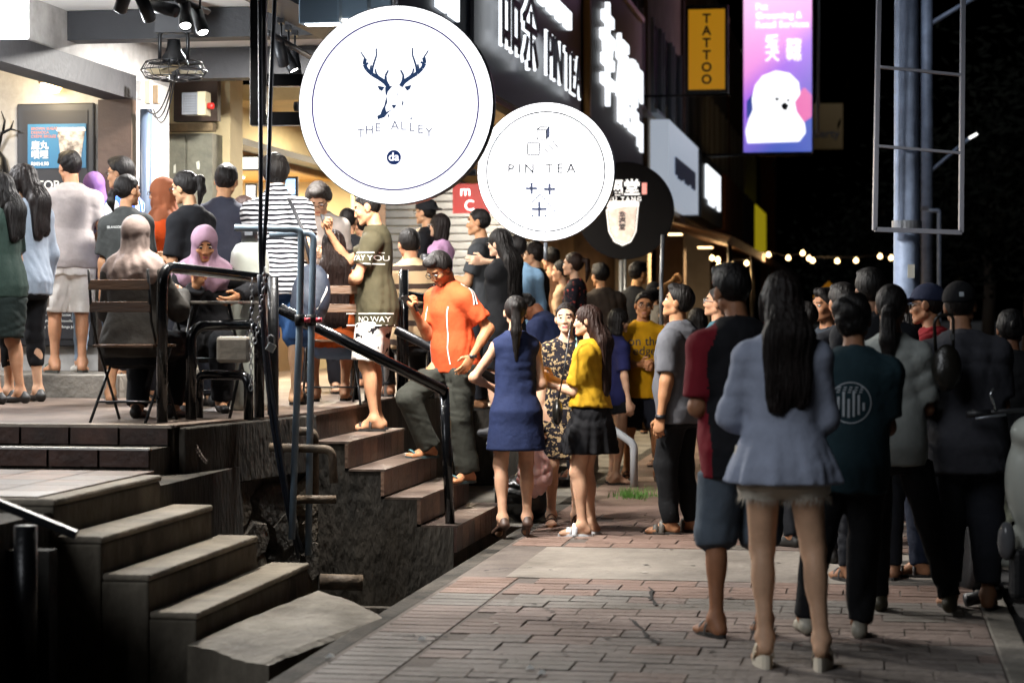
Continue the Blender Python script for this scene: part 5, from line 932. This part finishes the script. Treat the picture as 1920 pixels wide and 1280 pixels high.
# ---------------- litter and wear on the pavement ----------------
for i,(x,y,lab) in enumerate(((618,1236,'white scrap of litter by the drain edge'),(993,1258,'small white scrap on the near paving'),(1015,1267,'tiny scrap of paper at the bottom of the picture'),(790,1203,'white chip on the paving near the drain edge'))):
    o=tag(MB().add([(-.02,-.015,.012),(.022,-.01,.014),(.018,.02,.02),(-.012,.018,.013),(0,0,.03)],[(0,1,4),(1,2,4),(2,3,4),(3,0,4)]).build('litter',mat('litter_white','c8c8c4',.8)),lab,'litter','litter on the paving'); o.location=G(x,y)
cr=mat('crack_dark','1c1917',.95); rr=random.Random(11)
for (x0,y0,x1,y1) in((740,1190,838,1194),(1560,1180,1500,1210),(1215,1100,1225,1135),(1180,1160,1235,1205),(905,1070,1000,1064)):
    a,b=G(x0,y0,.006),G(x1,y1,.006); n=9; pts=[a.lerp(b,i/n)+Vector((rr.gauss(0,.012),rr.gauss(0,.02),0)) for i in range(n+1)]; m=MB()
    for i in range(n):
        d_=(pts[i+1]-pts[i]).normalized(); s_=Vector((-d_.y,d_.x,0))*rr.uniform(.004,.012); m.add([pts[i]-s_,pts[i+1]-s_,pts[i+1]+s_,pts[i]+s_],[(0,1,2,3)])
    o=m.build('crack',cr,pav); o.location.z=.004
gum=mat('gum_spot','34302d',.9)
for i in range(60):
    u_=rnd.uniform(8.8,15.5); v_=rnd.uniform(-2.0,.5); r_=rnd.uniform(.008,.022); o=MB().add([W(u_+r_*math.cos(6.283*k/9)*(1+.25*math.sin(k*2.1+i)),v_+r_*math.sin(6.283*k/9),.0085) for k in range(9)],[tuple(range(9))]).build('gum_spot',gum if i%4 else mat('pale_spot','a09a92',.9),pav)
# ---------------- the crowd ----------------
TEE=lambda c,**k: dict(m=cloth(c),name='shirt',**k)
PAN=lambda c,ln=2.0,**k: dict(m=cloth(c),len=ln,kind='trousers',name='trousers' if ln>1.5 else 'shorts',**k)
SK=('c39a7d','b8896a','a8785a','cda78c'); BLK='14100f'
def at(x,d,z=0): return onfloor(x,d,z)
# --- three women and the man in orange, centre ---
p=person('woman in a sleeveless navy dress and brown heels, seen from behind',at(967,14.75),1.60,yaw=12,sex='f',hair=('pony',BLK,.40,.055),top=dict(m=cloth('1d2747','navy'),name='dress',sleeve=0,hem=-.33,flare=.22,boxy=.75,loose=.022,folds=(6,.012,.0,-.33),wr=.0025),shoe=('pump','4a362c'),heel=.065,lh=(-.13,.2,1.10),le=(-1,-.3,-.4),lp=(.4,-.5,.2),rh=(.13,.22,1.08),skin='c79c80',feet=((.085,.02,0),(-.115,-.05,0)),seed=3,look=(-10,0,0))
decal(p['top'],[[(.01*math.cos(6.283*i/8),k*.085+.01*math.sin(6.283*i/8)) for i in range(8)] for k in range(5)],1,(-.165,0,.70),(0,1,0),(-1,0,0),mat('sequins','c8ccd4',.3,.5))
phone(p,0,'phone held low by the woman in the navy dress')
p=person('woman in a dark patterned dress facing us between two friends',at(1056,15.55),1.61,yaw=187,sex='f',w=1.06,hair=('pony','1c1310',.1,.0),top=dict(m=speckle('cloth_print','1d1b22','a08a68',38,.55),name='dress',sleeve=.42,hem=-.40,loose=.012,boxy=.2,vneck=.05,neck=.075),shoe=('slide','3a2418','8a5a38'),skin='cfa78d',look=(-12,2,0),seed=4,feet=((.09,0,0),(-.10,.04,0)))
b=MB(); ln_=[wpt(p,p['nb']+np.array(v)) for v in((-.07,.03,.0),(-.06,.135,-.14),(-.03,.145,-.36),(-.01,.14,-.55))]; b.tube(ln_,.007,6); tag(b.build('lanyard',mat('lanyard_mint','9fd0cf',.6),None,True),'pale mint lanyard on the patterned dress','lanyard')
tag(npmesh('carrier_bag',*nets([ell((0,0,.17),(.12,.08,.16)),cone((-.03,0,.3),(-.01,0,.46),.03,.012),cone((.03,0,.3),(.01,0,.46),.03,.012)],.011,.04,wrink(8,.010)),mat('pink_plastic','e3b5b0',.4,0,.2,20,.15,6,sss=.2),None),'pale pink plastic carrier bag hanging between the women','bag').location=P(1003,905,15.4)-Vector((0,0,.1))
p=person('woman in a mustard blouse and black skirt with long brown hair',at(1106,14.9),1.59,yaw=72,sex='f',w=1.12,hair=('long','2a1812',.36),top=TEE('b98f1e',sleeve=.85,hem=.045,loose=.03,cuff=.012,boxy=.55),bot=dict(m=cloth('101014'),kind='skirt',hem=-.30,flare=.075,name='skirt',folds=(11,.05,0,-.3),waist=.08),shoe=('slide','d5d9de','c8ccd0'),rh=(.05,.30,1.17),lh=(-.06,.30,1.13),rp=(-.6,-.4,.5),lp=(.6,-.3,.4),rc=.7,lc=.7,skin='c99f83',look=(12,4,0),seed=5)
phone(p,1,'pale mint phone in the hands of the mustard blouse woman','a8d4d6',rot=(R_(-60),R_(25),R_(70)))
b=tag(npmesh('shoulder_bag',*nets([ell((0,0,0),(.035,.10,.09))],.01,.02,wrink(6,.004)),mat('leather_black','15130f',.35,0,.2,40),None),'black leather bag on the hip of the mustard blouse woman','bag'); b.location=P(1045,772,14.6); tube('strap',[(0,0,.05),(.05,.05,.3),(.10,.1,.62)],.006,mat('leather_black'),b,6)
p=person('man in an orange sports shirt looking at his phone on the stairs',Vector((P(852,900,15.0).x,15.0,.356)),1.65,yaw=126,w=1.02,lean=6,look=(8,-34,0),hair=('short',BLK),glasses='0c0c0e',top=dict(m=cloth('c8502a','orange'),name='shirt',sleeve=.72,loose=.02,hem=-.10,boxy=.6,wr=.004),bot=PAN('33342f',2.0,loose=.024,flare=.022,wr=.008),shoe=('flip','3f6a70','2a3a3c'),rh=(.06,.31,1.25),rp=(-.3,-.7,.5),rc=.75,lh=(-.27,.03,.93),lc=.2,feet=((.14,.16,.178),(-.09,-.03,0)),skin='b07a56',seed=6)
for sg in(-1,1):
    for dx,cc in((-.012,'e6e2dc'),(.0,'201a1c'),(.012,'e6e2dc')): decal(p['top'],line2([(0,-.17),(0,.05)],.010),1,(sg*.215+dx*.0,dx,1.33),(0,1,0),(sg*.8,0,.45),mat('piping_'+cc,cc,.7),name='piping')
for sg in(-1,1): decal(p['top'],line2([(sg*.115,-.25),(sg*.10,0),(sg*.12,.17)],.007),1,(0,.2,1.12),(-1,0,0),(0,1,0),mat('piping_e6e2dc'),name='piping')
phone(p,0,'black phone in the hand of the man in orange',rot=(R_(-40),R_(12),R_(133)))
MB().lathe([(.031,-.012),(.036,-.012),(.036,.012),(.031,.012)],n=18).build('wrist_watch',dark,p['root'],True).location=p['arms'][1][2].tolist()
p=person('slim man in an olive shirt and white patterned shorts with a phone',Vector((P(706,800,15.3).x,15.2,.712)),1.70,yaw=78,w=.9,look=(5,-14,0),hair=('buzz',BLK),top=TEE('45402f',sleeve=.66,loose=.026,hem=-.17,boxy=.9),bot=dict(m=speckle('cloth_glyph','dcd6d0','17151a',17,.60,(1,1,1.0)),len=.92,kind='trousers',name='shorts',loose=.034),shoe=('sandal','2c241e'),rh=(.06,.36,1.42),rp=(-.4,-.7,.5),rc=.8,lh=(-.02,.17,1.09),lp=(0,-1,0),lc=.6,le=(-1,-.3,-.3),skin='c08e6c',seed=7)
pw=mat('print_white'); pf=lambda o,s,sz,org,x,n: decal(o,s,sz,org,x,n,pw,off=.005)
pf(p['top'],'STAY YOU',.052,(-.235,.0,1.235),(0,-1,0),(-1,0,0)); pf(p['top'],line2([(-.1,-.04),(.1,-.04)],.008)+line2([(-.1,.04),(.1,.04)],.008),1,(-.235,.0,1.235),(0,-1,0),(-1,0,0))
pf(p['top'],'NO WAY',.055,(-.2,-.03,.80),(0,-1,0),(-1,0,0)); pf(p['top'],line2([(-.16,-.042),(.16,-.042)],.008)+line2([(-.16,.042),(.16,.042)],.008),1,(-.2,0,.80),(0,-1,0),(-1,0,0))
phone(p,0,'phone raised by the man in the olive shirt',rot=(R_(-15),0,R_(78)))
# --- left deck ---
person('woman in a dark green shirt and skirt cut off at the left edge',at(8,15.2,DZ),1.63,yaw=65,sex='f',hair=('long',BLK,.18),top=TEE('27352f',sleeve=.75,hem=-.12),bot=dict(m=cloth('1b2422'),kind='skirt',hem=-.42,flare=.0,folds=(3,.0,0,-.4),name='skirt'),shoe=('flat','1a1614'),skin='b8896a',seed=11)
p=person('woman with long hair in a pale denim jacket and black leggings',at(52,15.5,DZ),1.72,yaw=52,sex='f',hair=('long','1a1210',.22,.1),look=(25,-12,0),top=TEE('8b95a2',sleeve=1.9,hem=-.14,loose=.03,boxy=.7),bot=PAN('0f0f12',1.55,loose=.004),shoe=('flat','15120f'),rh=(.26,.12,.86),skin='c39a7d',seed=12)
tag(box('paper_slip',(0,0,0),(.09,.004,.14),mat('paper_white','e0d8d0',.8),None),'folded white paper in the hand of the denim jacket woman','paper').location=wpt(p,p['arms'][0][2]+np.array((0,.02,-.1)))
person('man in a mauve grey shirt and white shorts, seen from behind',at(130,16.75,1.08),1.73,yaw=18,w=1.04,hair=('short',BLK),look=(28,-4,0),top=TEE('978f8c',sleeve=.6,hem=-.1,loose=.022),bot=PAN('dedad4',.98,loose=.034),shoe=('flip','4a5a48','3a3a34'),rh=(.2,.2,1.05),lh=(-.16,.24,1.1),skin='b58464',seed=13)
person('woman in a purple headscarf and light jeans behind the mauve shirt man',at(182,17.0,1.08),1.58,yaw=25,sex='f',hair=('hijab','7d5c93'),top=TEE('2c2634',sleeve=2,hem=-.16),bot=PAN('8fa0b4',2.0,loose=.006),shoe=('shoe','c8c4bc','b0aca4'),seed=14,q=1.3)
person('man with spectacles in a blue and white striped shirt, in profile',at(236,16.6,DZ+.12),1.72,yaw=78,hair=('tuft',BLK),glasses='101114',top=dict(m=stripes('cloth_bluewhite','e0e4ea','2a50a8',9,0,.5),name='shirt',sleeve=.65),bot=PAN('22242a'),skin='b88a68',seed=15,q=1.3)
p=person('woman with a low ponytail in a dark grey lettered shirt',at(240,15.2,DZ),1.62,yaw=-8,sex='f',hair=('pony',BLK,.12,-.02),look=(-22,0,0),top=TEE('3b3d3c',sleeve=.8,hem=-.16,loose=.03,boxy=.7),bot=PAN('23262e',.9,loose=.02),shoe=('sandal','2a1e18'),skin='b48563',seed=16)
decal(p['top'],'SELANGOR LEO CLUBS',.026,(.0,-.2,1.33),(1,0,0),(0,-1,.0),pw,off=.006)
person('woman in a rust brown headscarf and orange top, in profile',at(312,15.7,DZ),1.63,yaw=75,sex='f',hair=('hijab','8a5136'),top=TEE('c04818',sleeve=2,hem=-.2),bot=PAN('1c1a20'),shoe=('shoe','222222'),seed=17,glasses='1a1210')
person('woman with a pink hair tie in a black top carrying a white strap bag',at(362,14.75,DZ),1.62,yaw=48,sex='f',hair=('pony',BLK,.17,.04,'e07aa0'),glasses='1a1a1e',look=(15,-5,0),top=TEE('15161a',sleeve=.9,hem=-.14,loose=.03,boxy=.6),bot=PAN('1a1b22'),shoe=('shoe','222222'),rh=(.1,.3,1.1),skin='c09472',seed=18)
person('man in a dark slate shirt standing with his back to us at the counter',at(415,15.8,DZ),1.74,yaw=-12,hair=('short',BLK),look=(10,-5,0),top=TEE('30323e',sleeve=.7),bot=PAN('1b1c22'),shoe=('shoe','222222'),lh=(-.1,.3,1.1),skin='b98a66',seed=19)
person('woman with bobbed brown hair beyond the filter tank',at(452,17.6,DZ),1.60,yaw=-50,sex='f',hair=('bob','2a1a16'),top=TEE('d8d2cc',sleeve=.6),bot=PAN('22242a'),seed=20,q=1.3)
p=person('seated woman in a beige pink headscarf with her back to us',at(252,12.85,DZ-.0),1.60,yaw=-14,sex='f',w=1.08,hair=('hijab','958682'),seat=.46,feet=((.12,.36,0),(-.10,.30,0)),top=TEE('3f3d3b',sleeve=2,hem=-.10,loose=.035,boxy=.6),bot=PAN('0e0e11',2.0,loose=.03),shoe=('flat','1c1410'),rh=(.17,.36,.80),lh=(-.16,.34,.78),seed=21)
p=person('seated woman in a mauve headscarf reading at the small table',at(383,14.2,DZ),1.62,yaw=188,sex='f',w=1.1,lean=12,hair=('hijab','96788a'),look=(4,-12,0),seat=.46,feet=((.14,.36,0),(-.12,.38,0)),top=TEE('17171a',sleeve=2,hem=-.1,loose=.03),bot=PAN('0f0f12',2.0,loose=.03),shoe=('flat','15110f'),rh=(.06,.36,.86),lh=(-.24,.34,.80),rp=(-.5,-.3,.6),rc=.7,le=(-1,.1,0),skin='b78561',seed=22)
phone(p,0,'pink phone held by the reading woman','d89a90',rot=(R_(-50),0,R_(188)))
p=person('stout man in a black and white striped polo shirt with a backpack',at(524,15.1,DZ),1.74,yaw=-10,w=1.18,hair=('tuft',BLK),look=(18,-4,0),glasses='151515',top=dict(m=stripes('cloth_bw','dcdce0','15161c',30,2,.5),name='shirt',sleeve=.75,hem=-.15,loose=.024,collar=1,wr=.004),bot=PAN('31507c',1.05,loose=.028),shoe=('slide','1c1a18'),rh=(.22,.03,.93),lh=(-.1,.3,1.15),skin='c19a78',seed=23)
V_,Q_=nets([ell((0,0,.2),(.14,.10,.23)),ell((0,-.07,.13),(.11,.07,.13))],.012,.05,wrink(9,.005)); o=npmesh('backpack',V_,Q_,mat('pack_navy','1c2433',.7,0,.2,30,.3,6),None); o.location=P(578,610,14.75); o.rotation_euler=(0,R_(6),R_(-20)); tag(o,'dark blue backpack on the striped shirt man','backpack'); tube('strap',[(-.02,.02,.40),(-.14,.05,.66),(-.28,.08,.86)],.014,dark,o,6); tube('piping',[(.1,-.1,.12),(.13,-.04,.25),(.1,.02,.36)],.006,mat('piping_e6e2dc'),o,6)
person('man with spectacles in a pale shirt bending forward to look down',at(603,17.2,DZ),1.72,yaw=176,lean=14,look=(0,-24,0),hair=('tuft','2c2622'),glasses='2a2624',top=TEE('c6bcb4',sleeve=.65),bot=PAN('2a2c34'),rh=(.1,.32,1.1),lh=(-.1,.32,1.1),skin='cba284',seed=24)
person('seated woman with very long dark hair in an orange top and denim shorts',at(626,15.45,DZ),1.62,yaw=8,sex='f',hair=('long','21130f',.50),seat=.46,feet=((.1,.3,0),(-.13,.26,0)),top=TEE('b25324',sleeve=.5,hem=-.08,loose=.012),bot=PAN('6b82a0',.55,loose=.012),shoe=('sandal','2a1e1a'),rh=(.1,.34,.85),lh=(-.1,.34,.85),skin='bd8c6a',seed=25)
person('man in a black shirt behind the long haired seated woman',at(657,18.6,DZ),1.55,yaw=-20,hair=('short',BLK),top=TEE('1a1a1e'),bot=PAN('22242a'),seed=26,q=1.3)
person('man in a dark shirt leaning towards the olive shirt man',at(692,19.4,DZ),1.55,yaw=40,lean=8,hair=('short',BLK),top=TEE('54382a'),bot=PAN('22242a'),seed=27,q=1.3)
p=person('seated man in a beige shirt with dark stripes',at(778,16.3,DZ),1.70,yaw=20,w=1.08,seat=.46,lean=10,feet=((.12,.3,0),(-.12,.32,0)),hair=('short',BLK),top=dict(m=stripes('cloth_beige','b49a78','3c2f28',7,2,.3),name='shirt',sleeve=.9),bot=PAN('2a2a2c'),rh=(.3,.3,.8),lh=(-.1,.34,.8),skin='b48060',seed=28)
person('man in a black cap and spectacles above the seated man',at(806,19.2,DZ),1.66,yaw=70,hair=('cap','17181c',0,'back'),glasses='141414',top=TEE('15161a'),bot=PAN('22242a'),skin='bf9270',seed=29,q=1.3)
person('woman with a fringe and spectacles in a pink top holding a camera strap',at(828,19.0,DZ),1.52,yaw=72,sex='f',hair=('bob','1b1413',0,0,1),glasses='8a8a90',top=TEE('c79ac0',sleeve=.8),bot=PAN('22242a'),rh=(.05,.3,1.05),skin='cfa68a',seed=30,q=1.2)
person('grey haired man in a pale shirt far behind the deer sign',at(788,22,DZ),1.52,yaw=30,hair=('buzz','5a5048'),top=TEE('c8a888'),bot=PAN('2a2a30'),seed=31,q=1.4)
person('man in a charcoal shirt with a shaved neckline, in profile',at(903,18.4,.72),1.72,yaw=76,hair=('buzz',BLK),top=TEE('37393c',sleeve=.7),bot=PAN('24262c'),shoe=('slide','6a5a3a'),lh=(-.12,.3,1.15),skin='b28360',seed=32)
person('woman in black with long straight hair resting a hand on her cheek',at(944,17.3,.56),1.66,yaw=62,sex='f',w=1.1,hair=('long',BLK,.34),glasses='22201e',top=TEE('121316',sleeve=.9,hem=-.12,loose=.035,boxy=.8),bot=PAN('15161a',.8,loose=.025),shoe=('shoe','3a3a3c'),lh=(-.06,.15,1.46),rh=None,skin='cba389',seed=33)
person('person in a pale blue shirt behind the woman in black',at(972,18.6,.56),1.66,yaw=20,hair=('short',BLK),top=TEE('8fb4d4',sleeve=1.9),bot=PAN('22242a'),seed=34,q=1.3)
person('young man with a round haircut in a black shirt under the PIN TEA sign',at(1006,20.2,.6),1.60,yaw=68,hair=('tuft','1d1512'),glasses='1a1a1a',top=TEE('17181c'),bot=PAN('22242a'),skin='c89c7c',seed=35,q=1.2)
person('man in a beige shirt next to the round haircut man',at(1037,21.5,.6),1.60,yaw=50,hair=('short',BLK),top=TEE('b08a6c'),bot=PAN('22242a'),seed=36,q=1.4)
person('woman with a ponytail in a dark floral top, lit from the left',at(1080,19.8,.5),1.60,yaw=72,sex='f',hair=('pony','2a1a12',.2,.05),top=dict(m=speckle('cloth_floral','17141c','b04a40',26,.62),name='shirt',sleeve=.7),bot=PAN('22242a'),skin='d0a588',seed=37,q=1.2)
person('woman with tied hair just left of the floral top',at(1058,21.0,.5),1.56,yaw=70,sex='f',hair=('bun',BLK),top=TEE('c8a888'),bot=PAN('22242a'),skin='d0a588',seed=38,q=1.3)
person('man in a brown grey shirt standing with his back to us, hand on hip',at(1133,20.6,.4),1.62,yaw=12,hair=('short',BLK),top=TEE('3c332c',sleeve=.75,loose=.026),bot=PAN('22242a'),lh=(-.3,.02,.98),le=(-1,-.2,0),look=(25,0,0),skin='c28e64',seed=39,q=1.2)
p=person('man in a black shirt reaching out to hold a pole',at(1190,22.0,.35),1.72,yaw=-58,hair=('short',BLK),top=TEE('131418',sleeve=.6),bot=PAN('22242a'),rh=(.0,.52,1.56),rc=1.0,rp=(1,0,0),le=(0,-1,-1),skin='c8935f',seed=40,q=1.2)
tag(tube('steel_pole',[P(1165,488,26.2),Vector((P(1165,488,26.2).x,26.2,0))],.03,steel,None,10),'thin steel pole under the dark round sign','post'); tag(tube('steel_pole',[P(1243,440,20.1),P(1240,520,20.1),Vector((P(1240,520,20.1).x,20.1,0))],.02,steel,None,10),'thin steel pole gripped by the reaching man','post')
person('man in a grey shirt and dark cap behind the yellow shirt',at(1228,23,.25),1.62,yaw=-15,hair=('cap','17181c'),top=TEE('84807a'),bot=PAN('22242a'),seed=41,q=1.3)
person('man in a navy jacket bending his head by the stairs',at(1056,17.2,.2),1.62,yaw=60,lean=24,look=(0,-34,0),hair=('buzz',BLK),top=TEE('1b2340',sleeve=1.9),bot=PAN('15161c'),rh=(.1,.3,1.2),skin='7a4c34',seed=42,q=1.1)
p=person('girl in a navy shirt and black shorts, facing right',at(1152,19.4),1.58,yaw=-62,sex='f',hair=('bob',BLK,0,0,1),glasses='1a1a1e',top=TEE('1c1f4a',sleeve=.8,loose=.03,boxy=.7),bot=PAN('131418',.45,loose=.02),shoe=('flip','1a1614'),skin='c59b80',seed=43)
p=person('smiling man in a yellow lettered shirt facing us',at(1204,19.7),1.73,yaw=186,hair=('short',BLK),glasses='1a1a1a',look=(-6,0,0),top=TEE('c8930f',sleeve=.75,hem=-.15,loose=.026,boxy=.9),bot=PAN('1b1e28',.95,loose=.03),shoe=('slide','1c1a18'),rh=(.06,.27,1.08),lh=(-.06,.27,1.06),rp=(-1,0,.2),lp=(1,0,.2),rc=.6,lc=.6,skin='a8734e',seed=44)
decal(p['top'],'on the\nedge',.115,(0.0,.2,1.24),(-1,0,0),(0,1,0),inkd,off=.006,linesp=.75)
person('woman with sunglasses half hidden behind the grey shirt man',at(1249,21.6),1.66,yaw=160,sex='f',hair=('long',BLK,.2,.1),glasses='0c0c0c',top=TEE('17171b',sleeve=.7),bot=PAN('17171b'),look=(-20,0,0),skin='cfa68a',seed=45,q=1.2)
MBw=person('stocky man in a grey shirt looking up to the left',at(1275,15.0),1.73,yaw=64,w=1.25,look=(8,14,0),hair=('short',BLK),top=TEE('5c5d63',sleeve=.78,hem=-.14,loose=.02),bot=PAN('101114',2.0,loose=.012),shoe=('slide','4a453e','2c2824'),feet=((.1,-.02,0),(-.1,.06,0)),skin='b07f5c',seed=46)
MB().lathe([(.033,-.014),(.037,-.014),(.037,.014),(.031,.014)],n=18).build('wrist_watch',dark,MBw['root'],True).location=MBw['arms'][1][2].tolist()
person('man with spectacles in a teal shirt gazing up to the left',at(1352,16.8),1.74,yaw=60,look=(10,12,0),hair=('buzz','2a2624'),glasses='8a8a8c',top=TEE('3c6470',sleeve=.7),bot=PAN('22242a'),skin='c69474',seed=47)
# --- dark foreground crowd at the right ---
person('man in a black shirt with dark red sleeves and grey shorts',at(1392,10.2),1.77,yaw=14,hair=('short','0e0c0b'),top=dict(m=[cloth('101116'),cloth('6a1420')],name='shirt',sleeve=.85,loose=.03,hem=-.17,boxy=.9,split=.185),bot=PAN('4b5560',1.12,loose=.034),shoe=('sandal','15130f'),feet=((.10,0,0),(-.13,.02,0)),lh=(-.14,.22,1.05),rh=(.12,.24,1.05),skin='8a5f44',seed=48,look=(5,0,0))
p=person('woman in a grey blue blouse and frayed white shorts on wedge heels',at(1468,9.3),1.66,yaw=-6,sex='f',w=1.13,hair=('long','18110f',.30,.06),look=(14,0,0),top=dict(m=cloth('8d95a8','blouse'),name='blouse',wr=.0025,sleeve=1.75,puff=.028,cuff=.012,sec=([-.135,-.06,.08,.14,.34,.44,.5,.545],[.235,.215,.165,.140,.152,.152,.118,.06],[.175,.165,.125,.108,.115,.10,.08,.055]),folds=(10,.045,.10,-.135)),bot=dict(m=cloth('c9c2b4','ecru'),kind='trousers',len=.40,loose=.022,flare=.012,name='shorts',waist=.02),shoe=('slide','b3a890','b8b0a0'),heel=.055,feet=((.17,-.03,0),(-.08,.02,0)),rh=(.08,.25,1.10),lh=(-.1,.25,1.10),re=(.45,-.6,-.7),le=(-.6,-.5,-.6),skin='b99478',seed=49)
b=MB(); r_=random.Random(3)
for i in range(420):
    l=p['legs'][i%2]; a_,k_=l[0],l[1]; c=a_+(k_-a_)*.41; an=r_.uniform(0,6.283); q_=Vector((c[0]+math.cos(an)*.108,c[1]+math.sin(an)*.108,c[2]+r_.uniform(-.005,.012))); e=q_+Vector((math.cos(an)*.012+r_.gauss(0,.006),math.sin(an)*.012+r_.gauss(0,.006),-r_.uniform(.02,.055))); t=Vector((-math.sin(an),math.cos(an),0))*.0016; b.add([q_-t,q_+t,e],[(0,1,2)])
tag(b.build('frayed_hem',cloth('c9c2b4','ecru'),p['root']),kind='stuff')
p=person('short haired person in a dark teal shirt with a round back print',at(1594,10.15),1.61,yaw=-4,w=1.04,hair=('tuft','0e0c0c'),top=TEE('1b2f36',sleeve=.8,loose=.03,hem=-.17,boxy=.9),bot=PAN('0e0f12',2.0,loose=.02),shoe=('shoe','8d897c','6d695e'),feet=((.05,.05,0),(-.22,.12,0)),rh=(.1,.25,1.05),lh=(-.1,.25,1.05),skin='8a6248',seed=50)
gp=mat('print_grey','8d949a',.8); decal(p['top'],ring2(.105,.006,40),1,(-.01,-.25,1.20),(1,0,0),(0,-1,0),gp,off=.005); decal(p['top'],[[(x-.006,y0),(x+.006,y0),(x+.006,y1),(x-.006,y1)] for x,y0,y1 in((-.06,-.05,.03),(-.035,-.07,.05),(-.01,-.075,.02),(.015,-.07,.06),(.04,-.06,.04),(.065,-.04,.0))]+[[(-.07+.028*i+.004*j,.05+.012*j),(-.055+.028*i+.004*j,.05+.012*j),(-.055+.028*i+.004*j,.056+.012*j),(-.07+.028*i+.004*j,.056+.012*j)] for i in range(5) for j in range(3)],1,(-.01,-.25,1.20),(1,0,0),(0,-1,0),gp,off=.005)
person('woman with a ponytail in a pale grey shirt, feet wide apart',at(1672,11.0),1.68,yaw=-6,sex='f',w=1.0,hair=('pony','100d0c',.34,.0),top=TEE('8a8f8c',sleeve=.85,loose=.026,hem=-.14,boxy=.5),bot=PAN('0c0d10',2.0,loose=.012),shoe=('shoe','3a3624','2a2618'),feet=((.30,-.05,0),(-.06,.12,0)),rh=(.12,.26,1.05),lh=(-.12,.26,1.05),skin='8a6248',seed=51)
person('tall man with black hair behind the teal and grey shirts',at(1640,12.3),1.79,yaw=5,hair=('short','0e0c0b'),top=TEE('15171c'),bot=PAN('14161c'),shoe=('sandal','15120f'),skin='8a6248',seed=52)
person('bearded man in a navy cap and red shirt, in profile',at(1748,12.6),1.70,yaw=58,hair=('cap','1b2238'),glasses='1a1a1a',top=TEE('7a1820'),bot=PAN('1a2030'),skin='96694c',seed=53)
p=person('man in a black cap and charcoal shirt with bare ankles',at(1812,11.15),1.69,yaw=-8,w=1.12,hair=('cap','0f1013'),top=TEE('33343a',sleeve=.85,loose=.034,hem=-.19,boxy=.9),bot=PAN('2b2e36',1.86,loose=.028),shoe=('flip','1c1a18'),rh=(.1,.25,1.05),look=(-10,-6,0),skin='8a6248',seed=54,feet=((.11,0,0),(-.09,.02,0)))
decal(p['root'].children[[c.name.split('.')[0] for c in p['root'].children].index('cap')],[[(-.012,-.012),(.012,-.012),(.012,.012),(-.012,.012)]],1,tuple(p['C']+np.array((0,-.2,.06))),(1,0,0),(0,-1,0),gp,name='badge',off=.002)
o=npmesh('sling_bag',*nets([ell((0,0,0),(.075,.045,.12)),ell((0,-.03,-.03),(.06,.03,.07))],.01,.03,wrink(4,.003)),mat('leather_black'),None); o.location=P(1775,690,10.88); tag(o,'small black sling bag on the back of the charcoal shirt man','bag'); tube('strap',rpath([(-.05,.03,.08),(-.06,.02,.26),(.04,.03,.28),(.04,.03,.08)],.04),.009,mat('leather_black'),o,8); box('buckle',(.02,-.03,.16),(.02,.008,.03),mat('chrome'),o)
person('person all in black at the right edge behind the van mirror',at(1890,12.2),1.55,yaw=-10,w=1.1,hair=('short','0c0b0b'),top=TEE('0e0f12',sleeve=1.9,loose=.03),bot=PAN('0e0f12'),skin='6a4834',seed=55)
for i,(x,d,hh,yw,hr_,c,lab) in enumerate(((1512,14.2,1.61,40,('buzz',BLK),'5a4a40','man with cropped hair seen between the blouse and teal shirt'),(1552,15,1.70,120,('short',BLK),'2a3038','man glancing back beyond the teal shirt'),(1590,13.3,1.72,10,('short',BLK),'1a1c22','dark haired man just behind the teal shirt'),(1702,13.8,1.58,10,('long',BLK,.2),'15161a','dark haired woman in front of the pale post'),(1462,16.5,1.66,30,('short',BLK),'22252c','man beyond the blouse woman, mostly hidden'),(1305,19,1.58,20,('bob',BLK),'1a1a20','bob haired woman behind the stocky grey shirt man'))):
    person(lab,at(x,d),hh,yaw=yw,sex='f' if hr_[0] in('long','bob') else 'm',hair=hr_,top=TEE(c),bot=PAN('15171c'),shoe=('shoe','1a1816'),skin='96694c',seed=60+i,q=1.4)
